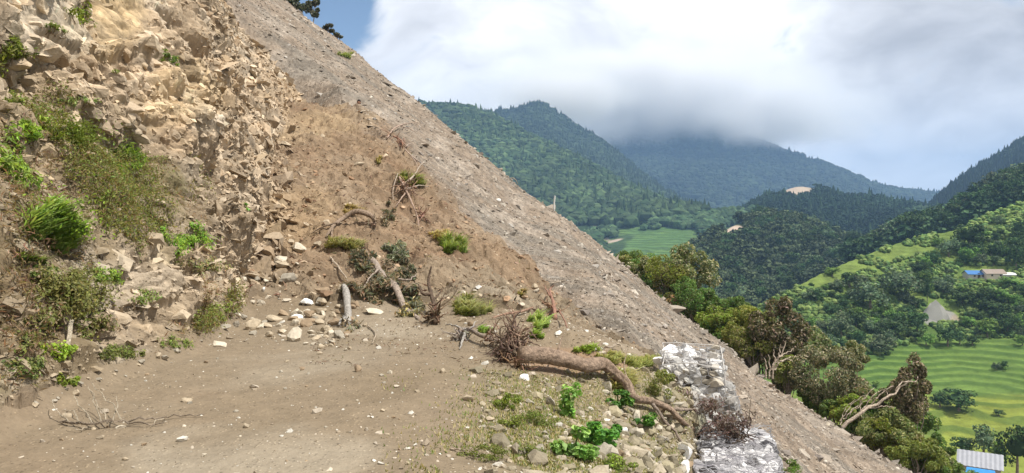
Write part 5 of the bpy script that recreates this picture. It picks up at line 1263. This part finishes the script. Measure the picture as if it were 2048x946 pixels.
for k in range(74):      # the understorey that closes the gaps below the rim
    f = rgb.random(); px = 1245 + 640 * f; ce = np.interp(px, [1220, 1350, 1500, 1690, 1850, 1900], [520, 610, 730, 860, 946, 985]); Yr = np.interp(px, [1220, 1350, 1500, 1690, 1850], [49, 43, 37, 31.5, 28.5])
    w_ = rgb.uniform(46, 88); py = ce - rgb.uniform(8, 52)
    cc_, c2_ = [(OLV, YG), (GRN, OAK), (OAK, OAKP), (GRN, (.16, .22, .06)), (OLV, (.28, .25, .13))][rgb.integers(0, 5)]
    rib_tree(px, py, w_, w_ * rgb.uniform(.6, .9), Yr + rgb.uniform(.8, 3), 'low bush closing the gap between taller shrubs along the lower scree edge', cc_, c2_, 900, .11, 9, 'bush', 'bush', group='low bushes along the scree edge', sd=k)
# bare pale branches
mb = MB(); bp_ = lambda x, y, Y: PX(x, y, Y) - b5
for l in [[(1531, 757), (1532, 735), (1530, 715)], [(1538, 757), (1540, 730), (1538, 710)], [(1545, 757), (1552, 725), (1570, 695), (1572, 680)], [(1550, 740), (1562, 722), (1580, 715), (1590, 712)], [(1552, 725), (1560, 708), (1562, 690)],
          [(1556, 716), (1572, 706), (1588, 698)], [(1560, 722), (1576, 718), (1586, 722)], [(1544, 740), (1550, 716), (1548, 700)]]:
    tube(mb, smoothpath([bp_(x, y, 35.0) for x, y in l], 9, .03), np.linspace(.045, .012, 9), (.50, .42, .33), 5, .1)
mb.build('branch', M_BARK, t5)
mb = MB(); bp_ = lambda x, y, Y: PX(x, y, Y) - b9
for l, r in [([(1686, 854), (1720, 826), (1760, 802), (1792, 782), (1818, 764)], .075), ([(1720, 826), (1725, 800), (1750, 775)], .025), ([(1735, 817), (1770, 812), (1790, 816)], .02), ([(1745, 810), (1762, 788), (1790, 770)], .025),
             ([(1680, 850), (1700, 812), (1735, 790)], .022), ([(1686, 838), (1715, 812), (1742, 800)], .02), ([(1680, 842), (1692, 815), (1712, 800)], .018), ([(1706, 836), (1730, 812), (1748, 790), (1765, 778)], .022), ([(1700, 830), (1720, 808), (1728, 792)], .018),
             ([(1792, 782), (1800, 768), (1830, 760), (1838, 752)], .03), ([(1760, 802), (1775, 790), (1770, 776)], .02)]:
    tube(mb, smoothpath([bp_(x, y, 30.2) for x, y in l], 12, .03), np.linspace(r, r * .35, 12), (.52, .43, .34), 6, .1)
mb.build('branch', M_BARK, t9)
# on the skyline, top left
rib_tree(588, 6, 44, 36, 71, 'dark leafy tree at the very top of the slope, cut by the picture edge', (.045, .06, .03), (.2, .2, .15), 900, .22, 9)
rib_tree(626, 17, 30, 36, 70, 'small round tree standing on the skyline beside the topmost tree', (.05, .065, .035), (.26, .26, .2), 620, .20, 7)
rib_tree(657, 56, 26, 16, 69, 'low dark bush on the skyline below the two small trees', (.05, .06, .03), (.2, .18, .14), 300, .18, 5, 'bush', 'bush')
rib_tree(677, 70, 18, 12, 68.5, 'tiny dark bush lowest on the skyline below the blue sky', (.05, .06, .03), (.2, .18, .14), 180, .16, 4, 'bush', 'bush')

# ------------------------------------------------------------------ trees on the hills
def far_tree(name, seed, nleaf, ncl, col, col2, leaf, taper=0.0):
    """mesh pair (crown, trunk), about one metre tall and wide"""
    rg = np.random.default_rng(seed); mb = MB(); crown(mb, 1, 1, .86, int(ncl * 1.7), nleaf * 2, leaf * .68, np.array(col) * 1.15, col2, rg, asp=.7, up=.35)
    V, Fc = ICO[2]; V = V * (1 + .28 * fbm(V + seed, 2.2, 3)[:, None]); mb.add(V * [.24, .24, .20], Fc, np.array(col) * .8)
    mb.V = [v + [0, 0, .58] for v in mb.V]
    tb = MB(); tube(tb, [(0, 0, -.12), (.01, 0, .2), (0, .01, .5)], [.045, .035, .02], (.2, .16, .12), 6)
    return mb.mesh('crown', M_FAR), tb.mesh('trunk', M_BARK)
TK = {'dark': [far_tree('d', 60 + k, 420, 12, (.045, .085, .03), (.085, .13, .05), .12) for k in range(4)],
      'grey': [far_tree('g', 70 + k, 420, 12, (.085, .125, .065), (.17, .21, .12), .12) for k in range(3)],
      'light': [far_tree('l', 80 + k, 380, 12, (.12, .21, .045), (.2, .29, .07), .13) for k in range(3)]}
def plant_tree(p, w, h, kind, label, cat='tree', group=None, name='tree', rg=rng):
    cm, tm = TK[kind][rg.integers(0, len(TK[kind]))]
    e = empty(name, p, rg.uniform(0, 6.28)); tag(e, label, cat, group)
    c = obj('crown' if cat == 'tree' else 'foliage', cm, e); t_ = obj('trunk' if cat == 'tree' else 'stem', tm, e); c.scale = t_.scale = (w, w, h)
    return e
def hill_tree(px, py, w, h, kind, label, pk=hL7, cat='tree', group=None, name='tree'):
    p = pk.pick(px, py + h * .5); m = p.y / F; return plant_tree(p, w * m, h * m, kind, label, cat, group, name)
for a in [
    (1740, 594, 76, 62, 'grey', 'large rounded grey green tree in the middle of the terraced hill'),
    (1803, 566, 88, 74, 'grey', 'widest grey green tree with a broad crown, uphill of the large rounded one'),
    (1682, 655, 60, 60, 'grey', 'silvery tree at the left foot of the terraced hill'),
    (1926, 596, 56, 38, 'dark', 'dark spreading tree just above the grey rock scar'),
    (1966, 595, 44, 40, 'dark', 'small dark tree below the blue roofed house'),
    (1997, 621, 46, 28, 'dark', 'low wide dark bush below and right of the houses'),
    (1974, 656, 50, 38, 'light', 'round green bush at the edge of the rice terraces, left of a pair'),
    (2016, 648, 50, 44, 'dark', 'round dark green bush at the edge of the rice terraces, right of a pair'),
    (1896, 670, 50, 46, 'dark', 'dark tree standing directly in front of the grey rock scar'),
    (1836, 648, 46, 46, 'dark', 'dark green tree left of the grey rock scar'),
    (1868, 517, 36, 36, 'dark', 'small dark tree alone on the bright grass ridge'),
    (1940, 474, 74, 52, 'dark', 'clump like dark tree where the bright ridge meets the woods'),
    (1897, 494, 44, 40, 'grey', 'grey green tree on the ridge left of the clump like tree'),
    (2033, 508, 50, 64, 'dark', 'tall dark tree above the brown roofed house'),
    (2040, 462, 44, 40, 'dark', 'dark tree high at the right edge over the bright slope'),
    (1842, 538, 42, 30, 'dark', 'dark low tree between the ridge and the widest grey green tree'),
    (1855, 580, 20, 52, 'dark', 'narrow upright dark tree beside the widest grey green tree'),
    (1957, 519, 36, 24, 'grey', 'small rounded tree right above the houses'),
    (1890, 568, 52, 24, 'dark', 'low row like bush left of the blue roofed house'),
    (2024, 564, 52, 24, 'light', 'light green bush right of the white shed'),
    (1918, 800, 78, 44, 'dark', 'broad dark thicket alone in the lower rice terraces'),
    (1880, 800, 44, 30, 'dark', 'small dark bush touching the broad thicket in the rice terraces'),
    (1997, 826, 26, 12, 'dark', 'tiny bush on the dyke above the yellow paddies'),
    (1650, 700, 56, 50, 'dark', 'dark tree low on the left flank of the terraced hill'),
    (1712, 640, 50, 44, 'dark', 'dark tree between the silvery tree and the large rounded tree'),
    (1790, 655, 60, 46, 'dark', 'dark tree on the slope under the widest grey green tree'),
    (1760, 690, 60, 40, 'grey', 'grey green tree just above the rice terraces'),
    (1700, 560, 40, 30, 'dark', 'dark bush on the left shoulder of the grass ridge')]:
    bush = 'bush' in a[5] or 'thicket' in a[5]
    hill_tree(*a[:6], cat='bush' if bush else 'tree', name='bush' if bush else 'tree')
for a in [(2034, 900, 74, 100, 'dark', 'big dark leafy tree in the bottom right corner behind the tin roof', 116), (1968, 884, 64, 66, 'grey', 'grey green tree just above the tin roof', 128), (1925, 892, 52, 36, 'dark', 'dark bushy tree left of and behind the tin roof', 130),
          (2000, 905, 44, 50, 'light', 'light green tree with long leaves touching the tin roof', 120), (1880, 908, 40, 44, 'dark', 'small dark tree below the yellow paddies', 124), (1935, 952, 60, 26, 'light', 'yellow green bush at the bottom edge in front of the tin roof', 96)]:
    c = PX(a[0], a[1] + a[3] * .5, a[6]); m = a[6] / F; p = Vector(c.tolist()); plant_tree(p, a[2] * m, a[3] * m, a[4], a[5], 'bush' if 'bush ' in a[5] else 'tree', name='bush' if 'bush ' in a[5] else 'tree')
# bushes and trees nothing tells apart, on the same hill
rg = np.random.default_rng(90); k = 0
taken = [(1960, 548, 60, 26), (1884, 622, 52, 42)]
while k < 250:
    px, py = rg.uniform(1500, 2090), rg.uniform(440, 780)
    crest = np.interp(px, [1480, 1560, 1640, 1720, 1800, 1905, 2048], [640, 592, 548, 514, 484, 462, 402])
    if py < crest + 4: continue
    d = .35 + .9 * sm(np.array(py), 560, 620) * (1 - sm(np.array(py), 670, 700)) + .25 * sm(np.array(px), 1880, 1960) * (1 - sm(np.array(py), 560, 640)) - .30 * sm(np.array(py), 690, 720)
    if fbm(np.array([[px * .012, py * .02, 3.]]), 1, 3)[0] + d < rg.uniform(.2, 1.0): continue
    if any(abs(px - a) < c_ and abs(py - b) < d_ for a, b, c_, d_ in taken): continue
    w = rg.uniform(12, 42) * (.55 if py > 690 else 1); kd = rg.choice(['dark', 'dark', 'grey', 'light'])
    hill_tree(px, py, w, w * rg.uniform(.55, .95), kd, 'small rounded bush scattered over the green terraced hill', cat='bush', group='bushes on the terraced hill', name='bush'); k += 1
ps = hL7.pick(1884, 650); ms = ps.y / F; rg2 = np.random.default_rng(8); V, Fc = ICO[3]
V = V * (1 + .25 * fbm(V, 1.4, 4)[:, None]); V[:, 0] += .25 * V[:, 2]; V[:, 0] *= np.clip(1.05 - .55 * V[:, 2], .3, 1.6)
for n_, d_ in (((-.25, -.8, .55), .16), ((.45, -.75, .5), .24), ((.9, .0, .45), .45), ((-.8, -.3, .5), .6), ((.1, -.9, .1), .55)):
    n_ = np.array(n_) / np.linalg.norm(n_); V = V - np.outer(np.maximum(V @ n_ - d_, 0), n_)
V = V * (1 + .10 * fbm(V + 7, 4, 4, .65)[:, None]); V[:, 0] += .35 * np.sin(V[:, 2] * 2.5 + 1) * .4; V = V * [36 * ms, 20 * ms, 34 * ms]; mb = MB(); mb.add(V, Fc, np.array((.27, .265, .24))[None] * (1 + .35 * fbm(V * [1, 1, .4], .5, 5, .65))[:, None]); 
tag(mb.build('rock_outcrop', M_STONE, loc=tuple(ps + Vector((0, 3, 17 * ms)))), 'bare grey rock face sticking out of the green terraced hill below the houses', 'rock')
# wooded ridge, knoll: the trees that show largest as things
def occl(px):        # lowest photo row already covered by nearer ground
    c = int(np.argmin(np.abs(cols - px))); return NEAR.run[-1, c]
def grow(pk, n, hm, kinds, label, group, sd, near, pylim=(0, 900), cond=None):
    rg = np.random.default_rng(sd); k = 0; tries = 0
    while k < n and tries < n * 30:
        tries += 1; c = rg.integers(0, pk.G.shape[1]); px = pk.cols[c]; r = rg.integers(1, pk.G.shape[0]); p = pk.G[r, c]; py = pk.py[r, c]
        if not (-10 < px < 2060) or py > pk.run[r, c] + 3 or py > occl(px) + 10 or not (pylim[0] < py < pylim[1]): continue
        if any(py > q.run[-1, int(np.argmin(np.abs(q.cols - px)))] + 8 and q.cols[0] <= px <= q.cols[-1] for q in near): continue
        if cond and not cond(px, py): continue
        h = hm * rg.uniform(.7, 1.3); plant_tree(Vector(p.tolist()), h * rg.uniform(.8, 1.2), h, kinds[rg.integers(0, len(kinds))], label, group=group, rg=rg); k += 1
grow(hL7b, 110, 11, ['dark', 'dark', 'grey'], 'dark crowned tree in the dense wood above the terraced hill', 'trees of the wood above the terraced hill', 91, [hL7])
noscar = lambda px, py: not (abs(px - 1468) < 32 and abs(py - 470) < 24)
grow(hL6, 170, 10, ['dark', 'grey', 'dark'], 'rounded tree in the wood on the knoll in the middle of the valley', 'trees of the wood on the knoll', 92, [hL7, hL7b], cond=noscar)
# forests: one mass each, trees as lumpy crowns
def blob_variants(n, sub, seed, cone=False):
    out = []
    for k in range(n):
        rg = np.random.default_rng(seed + k); V, Fc = ICO[sub]; V = V.copy()
        if cone:
            V = V * [.28, .28, 1]; V[:, :2] *= np.clip(1.05 - .5 * (V[:, 2:3] + 1), .02, 1) * 1.5; V[:, 2] = V[:, 2] * .8 + .5
        else:
            V = V * (1 + .38 * fbm(V + k * 3.3, 1.7, 3)[:, None] + .10 * rg.normal(size=(len(V), 1))) * [.55, .55, .5]; V[:, 2] += .35
        out.append((V, Fc))
    return out
def leaf_variants(n, nl, seed, leaf):
    out = []
    for k in range(n):
        mb = MB(); rg_ = np.random.default_rng(seed + k); crown(mb, 1.05, 1.05, .8, 9, nl, leaf, (1, 1, 1), None, rg_, asp=.8, up=.6)
        out.append((np.concatenate(mb.V) + [0, 0, .42], np.concatenate(mb.Fc)))
    return out
BV = leaf_variants(8, 110, 300, .20); BV1 = blob_variants(10, 1, 400); CV = blob_variants(4, 1, 500, True)
def forest(name, pk, n, hm, cols_, sd, near=(), variants=None, cond=None, conif=0.0, hv=(.45, 1.5)):
    variants = variants or BV1; rg = np.random.default_rng(sd); G = pk.G[1:]; nr_, nc_ = G.shape[:2]
    a = np.linalg.norm(G[1:, :-1] - G[:-1, :-1], axis=-1) * np.linalg.norm(G[:-1, 1:] - G[:-1, :-1], axis=-1)
    idx = rg.choice(a.size, n * 3, p=(a / a.sum()).ravel()); r, c = np.unravel_index(idx, a.shape)
    fr, fc_ = rg.random(len(r))[:, None], rg.random(len(r))[:, None]
    P = G[r, c] * (1 - fr) * (1 - fc_) + G[r + 1, c] * fr * (1 - fc_) + G[r, c + 1] * (1 - fr) * fc_ + G[r + 1, c + 1] * fr * fc_
    px = CX + F * P[:, 0] / P[:, 1]; py = HZ - F * (P[:, 2] - EYE) / P[:, 1]
    m = (px > -20) & (px < 2080) & (py < pk.run[r + 1, c] + 6)
    m &= py < NEAR.run[-1][np.clip(np.searchsorted(cols, px), 0, len(cols) - 1)] + 170
    for q in near:
        ci = np.clip(np.searchsorted(q.cols, px), 0, len(q.cols) - 1); m &= (py < q.run[-1][ci] + 10) | (px < q.cols[0]) | (px > q.cols[-1])
    if cond: m &= cond(px, py, P)
    P = P[m][:n]; n = len(P); mb = MB(); kk = rg.integers(0, len(variants), n); isc = rg.random(n) < conif
    H = hm * rg.uniform(*hv, n); cc = np.array(cols_)[rg.integers(0, len(cols_), n)] * .72 * rg.uniform(.6, 1.4, (n, 1)) * (1 + .5 * fbm(P, .01, 4))[:, None]
    for v_ in range(len(variants) + len(CV)):
        if v_ < len(variants): mm_ = np.where((kk == v_) & ~isc)[0]; V, Fc = variants[v_]
        else: mm_ = np.where(isc & (kk % len(CV) == v_ - len(variants)))[0]; V, Fc = CV[v_ - len(variants)]
        if not len(mm_): continue
        an = rg.uniform(0, 6.28, len(mm_)); ca, sa = np.cos(an)[:, None], np.sin(an)[:, None]; s = H[mm_][:, None]; sw = s * rg.uniform(.8, 1.3, (len(mm_), 1))
        VV = np.stack([(V[None, :, 0] * ca - V[None, :, 1] * sa) * sw + P[mm_, 0:1], (V[None, :, 0] * sa + V[None, :, 1] * ca) * sw + P[mm_, 1:2], V[None, :, 2] * s + P[mm_, 2:3]], -1)
        cv = cc[mm_][:, None, :] * (1 + .35 * rg.normal(size=(len(mm_), len(V), 1)) * .5)
        mb.add(VV.reshape(-1, 3), (Fc[None] + (np.arange(len(mm_)) * len(V))[:, None, None]).reshape(-1, 3), cv.reshape(-1, 3))
    return tag(mb.build(name, M_FAR), kind='stuff')
def nos(scars):
    def f(px, py, P):
        m = np.ones(len(px), bool)
        for (cx, cy, rx, ry, rot, *_) in scars:
            a = math.radians(rot); dx, dy = px - cx, py - cy
            m &= ((dx * math.cos(a) + dy * math.sin(a)) / rx) ** 2 + ((-dx * math.sin(a) + dy * math.cos(a)) / ry) ** 2 > 1.15 + .5 * fbm(P, .05, 2)
        return m
    return f
FG = [(.040, .075, .030), (.055, .095, .038), (.075, .12, .05)]
L7all = [hL7, hL7b]
forest('forest', hL7b, 1500, 9, FG, 1, [hL7], BV)
forest('forest', hL6, 3200, 8, [(.07, .105, .05), (.09, .13, .06), (.12, .165, .075)], 2, L7all, BV, nos([(1460, 470, 24, 15, -45), (1478, 461, 20, 12, 10), (1440, 466, 9, 4, 0), (1575, 434, 30, 4, 10), (1660, 488, 60, 8, 12)]))
forest('forest', hL4, 5600, 10, [(.030, .055, .026), (.040, .07, .032)], 3, L7all + [hL6], BV, nos([(1593, 384, 38, 15, 0), (1560, 391, 18, 6, -25)]), .1)
forest('forest', hL5, 9000, 8, FG, 4, L7all + [hL6, hL4], BV1, lambda px, py, P: sm(fbm(P, .010, 5, .65) + .75 * sm(-(((px - 1330) / 130) ** 2 + ((py - 505) / 45) ** 2), -1.2, -.4), .15, .35) < .5)
forest('forest', hL2b, 13500, 11, [(.040, .075, .030), (.06, .10, .04), (.08, .125, .05)], 5, L7all + [hL6, hL4], BV1, nos([(1192, 470, 24, 9, 55), (1218, 483, 26, 6, 15), (1215, 478, 70, 24, 8)]), .12)
forest('forest', hL2a, 9000, 14, [(.04, .07, .032), (.055, .09, .04)], 6, L7all + [hL6, hL4, hL2b], BV1, None, .35)
forest('forest', hL1, 12000, 17, [(.035, .06, .03), (.045, .075, .035)], 7, L7all + [hL6, hL4, hL2b, hL2a], BV1, None, .15)
forest('forest', hL3, 7000, 13, [(.022, .042, .022), (.03, .052, .026)], 8, [hL7, hL7b], BV1, None, .6, (.6, 1.6))
forest('shrub_cover', hL7, 7500, 1.35, [(.15, .22, .06), (.10, .165, .05), (.20, .25, .075), (.17, .23, .06)], 9, (), BV1, lambda px, py, P: (fbm(P, .03, 4) + .28 - .65 * sm(py, 665, 700) > 0) & ~((abs(px - 1965) < 50) & (abs(py - 548) < 16)) & ~((abs(px - 1886) < 34) & (abs(py - 622) < 24)), 0.0, (.5, 1.5))
# tall conifers that stand out of the ridge line, right
rg = np.random.default_rng(12)
for k, (px, hp) in enumerate([(1898, 9), (1912, 12), (1928, 12), (1942, 16), (1954, 22), (1967, 18), (1976, 12), (1988, 14), (1996, 12), (2018, 12), (2030, 16), (2042, 12), (1906, 8), (1936, 10), (1985, 9)]):
    c = int(np.argmin(np.abs(hL3.cols - px))); p = Vector(hL3.G[-1, c].tolist()); m = p.y / F; H_ = hp * 1.25 * m; mb = MB()
    for j in range(9):
        z0 = H_ * (.12 + .095 * j); rr = H_ * .17 * (1 - j / 9.5); a = np.arange(9) / 9 * 6.283 + rg.uniform(0, 1); rv = rr * rg.uniform(.7, 1.15, 9)
        V = np.concatenate([np.stack([np.cos(a) * rv, np.sin(a) * rv, np.full(9, z0)], 1), [[0, 0, z0 + H_ * .17]]]); mb.add(V, np.array([[i, (i + 1) % 9, 9] for i in range(9)]), (.022, .042, .024))
    e = empty('conifer', p); tag(e, 'slender dark conifer standing out of the ridge line at the right', 'conifer', 'conifers on the right ridge line')
    mb.build('crown', M_FAR, e); tb = MB(); tube(tb, [(0, 0, -1), (0, 0, H_ * .9)], [H_ * .02, H_ * .005], (.12, .09, .07), 5); tb.build('trunk', M_BARK, e)

# ------------------------------------------------------------------ buildings
def boxv(mb, c, s, col):
    q = np.array([[-1, -1, -1], [1, -1, -1], [1, 1, -1], [-1, 1, -1], [-1, -1, 1], [1, -1, 1], [1, 1, 1], [-1, 1, 1]], float) * .5 * np.array(s) + np.array(c)
    mb.add(q, np.array([[0, 3, 2, 1], [4, 5, 6, 7], [0, 1, 5, 4], [1, 2, 6, 5], [2, 3, 7, 6], [3, 0, 4, 7]]), col)
def gable(p, w, d, h, rise, rz, label, wallc, roofc, wins=(), door=None, name='house', over=.35, ribs=True):
    e = empty(name, p, rz); tag(e, label, 'house' if name != 'shed' else 'shed'); mb = MB(); boxv(mb, (0, 0, h / 2 - .6), (w, d, h + 1.2), wallc)
    for sx in (-1, 1): mb.add([(sx * w / 2, -d / 2, h), (sx * w / 2, d / 2, h), (sx * w / 2, 0, h + rise)], [[0, 1, 2]], wallc)
    mb.build('wall', M_PLAIN, e)
    rf = MB(); n = int(w / .25) if ribs else 2
    for sy in (-1, 1):
        xs = np.linspace(-w / 2 - over, w / 2 + over, n + 1)
        zz = (np.arange(n + 1) % 2) * (.05 if ribs else 0)
        lo = np.stack([xs, np.full(n + 1, sy * (d / 2 + over)), h - rise * over / (d / 2) + .06 + zz], 1); hi = np.stack([xs, np.full(n + 1, 0.), h + rise + .06 + zz], 1)
        V = np.concatenate([lo, hi, lo - [0, 0, .06], hi - [0, 0, .06]]); f = []
        for i in range(n):
            f += [[i, i + 1, n + 2 + i, n + 1 + i], [2 * n + 2 + i, 3 * n + 3 + i, 3 * n + 4 + i, 2 * n + 3 + i], [i, 2 * n + 2 + i, 2 * n + 3 + i, i + 1]]
        rf.add(V, np.array(f), roofc)
    rf.build('roof', M_ROOF, e)
    for (x, z, ww, hh) in wins:
        wb = MB(); boxv(wb, (x, -d / 2 - .01, z), (ww, .06, hh), (.03, .03, .03)); f = wb.build('window', M_PLAIN, e)
        fb = MB(); boxv(fb, (x, -d / 2 - .05, z + hh / 2 + .05), (ww + .2, .1, .1), (.35, .28, .2)); boxv(fb, (x, -d / 2 - .05, z - hh / 2 - .05), (ww + .2, .1, .1), (.35, .28, .2)); fb.build('frame', M_PLAIN, f)
    if door: db = MB(); boxv(db, (door, -d / 2 - .02, .9), (.9, .08, 1.9), (.10, .07, .05)); db.build('door', M_PLAIN, e)
    return e
M_ROOF = mat_solid('roof sheet', 1.5, .18, .0, .5, .4)
pa = hL7.pick(1950, 556); mm = pa.y / F
gable(pa, 37 * mm, 4.2, 1.5, 1.05, -.06, 'small house with a bright blue tin roof on the terraced hill', (.50, .48, .44), (.035, .15, .38), [(1.6, .8, .6, .5), (-1.2, .8, .6, .5)], .3)
pb = hL7.pick(1984, 556); pb.z += .2
gable(pb, 37 * mm, 4.8, 1.6, 1.25, -.06, 'house with brown roof and pale plaster wall joined to the blue roofed house', (.66, .56, .46), (.24, .19, .15), [(-1.4, .9, .6, .5), (1.5, .9, .6, .5)], 0, ribs=False)
pc_ = hL7.pick(2014, 556)
gable(pc_, 22 * mm, 2.6, 1.3, .6, -.1, 'low white roofed shed just right of the brown roofed house', (.45, .44, .40), (.70, .71, .68), name='shed')
pd = Vector(PX(1960, 956, 112).tolist()); m = 112 / F
gr_ = gable(pd, 70 * m, 5.0, 2.4, 1.3, -.55, 'grey tin roofed house in the bottom right corner with a blue sheet at its front', (.45, .42, .38), (.30, .31, .34), [(-1, 1.3, .7, .7)], 1.0)
tb = MB(); tb.add([(-1.6, -3.5, 2.35), (1.8, -3.5, 2.35), (2.0, -5.2, 1.7), (-1.8, -5.2, 1.7), (-1.6, -3.5, 2.27), (1.8, -3.5, 2.27), (2.0, -5.2, 1.62), (-1.8, -5.2, 1.62)], np.array([[0, 1, 2, 3], [7, 6, 5, 4], [3, 2, 6, 7], [0, 3, 7, 4], [1, 5, 6, 2]]), (.03, .22, .52)); tb.build('awning', M_ROOF, gr_)
for (px, py, w, lab_) in [(1322, 433, 9, 'tiny white roofed hut on the far green fields'), (1352, 452, 10, 'tiny pale hut with dark base lower on the far green fields'), (1345, 434, 6, 'tiny grey hut right of the white roofed hut in the far fields')]:
    p = hL5.pick(px, py + 2); m = p.y / F; gable(p, w * m, 5, 2.6, 1.2, .1, lab_, (.5, .5, .5), (.62, .63, .63), name='hut')

# ------------------------------------------------------------------ air
def vol(name, me, dens, col, aniso=0.0):
    m = bpy.data.materials.new(name); m.use_nodes = True; t = NT(m.node_tree)
    v = t.n('ShaderNodeVolumePrincipled', i={'Color': (*col, 1), 'Density': dens, 'Anisotropy': aniso}); t.n('ShaderNodeOutputMaterial', i={'Volume': v})
    me.materials.clear(); me.materials.append(m); return m
mb = MB(); boxv(mb, (500, 3080, 184), (11200, 6300, 572), (1, 1, 1)); me = mb.mesh('haze', None); vol('haze', me, HAZE_D, (.38, .62, 1.0)); o = obj('haze', me); tag(o, kind='stuff')
def mist(px, py, Y, rx, ry, rz_, dens, seed):
    """bank of cloud with a torn soft edge"""
    c = PX(px, py, Y); mb = MB(); boxv(mb, (0, 0, 0), (2 * rx, 2 * ry, 2 * rz_), (1, 1, 1)); me = mb.mesh('mist', None)
    m = bpy.data.materials.new('mist'); m.use_nodes = True; t = NT(m.node_tree)
    co = t.n('ShaderNodeTexCoord').outputs['Object']; q = t.n('ShaderNodeVectorMath', operation='DIVIDE', i={0: co, 1: (rx, ry, rz_)}).outputs[0]
    ln = t.n('ShaderNodeVectorMath', operation='LENGTH', i={0: q}).outputs['Value']
    n1 = t.n('ShaderNodeTexNoise', i={'Vector': t.n('ShaderNodeVectorMath', operation='ADD', i={0: co, 1: (seed * 777., 0, 0)}).outputs[0], 'Scale': .0045, 'Detail': 4.0, 'Roughness': .55}).outputs[0]
    f = t.math('ADD', t.math('SUBTRACT', 1.0, ln), t.math('MULTIPLY', t.math('SUBTRACT', n1, .56), 1.15))
    mr = t.n('ShaderNodeMapRange', interpolation_type='SMOOTHSTEP', i={0: f, 1: .02, 2: .55, 3: 0.0, 4: dens}).outputs[0]
    v = t.n('ShaderNodeVolumePrincipled', i={'Color': (1, 1, 1, 1), 'Density': mr, 'Anisotropy': .2}); t.n('ShaderNodeOutputMaterial', i={'Volume': v})
    me.materials.append(m); o = obj('mist', me, loc=tuple(c)); tag(o, kind='stuff')
mist(1340, 197, 3000, 950, 330, 260, .011, 1)
mist(1125, 182, 2180, 270, 130, 105, .016, 2)
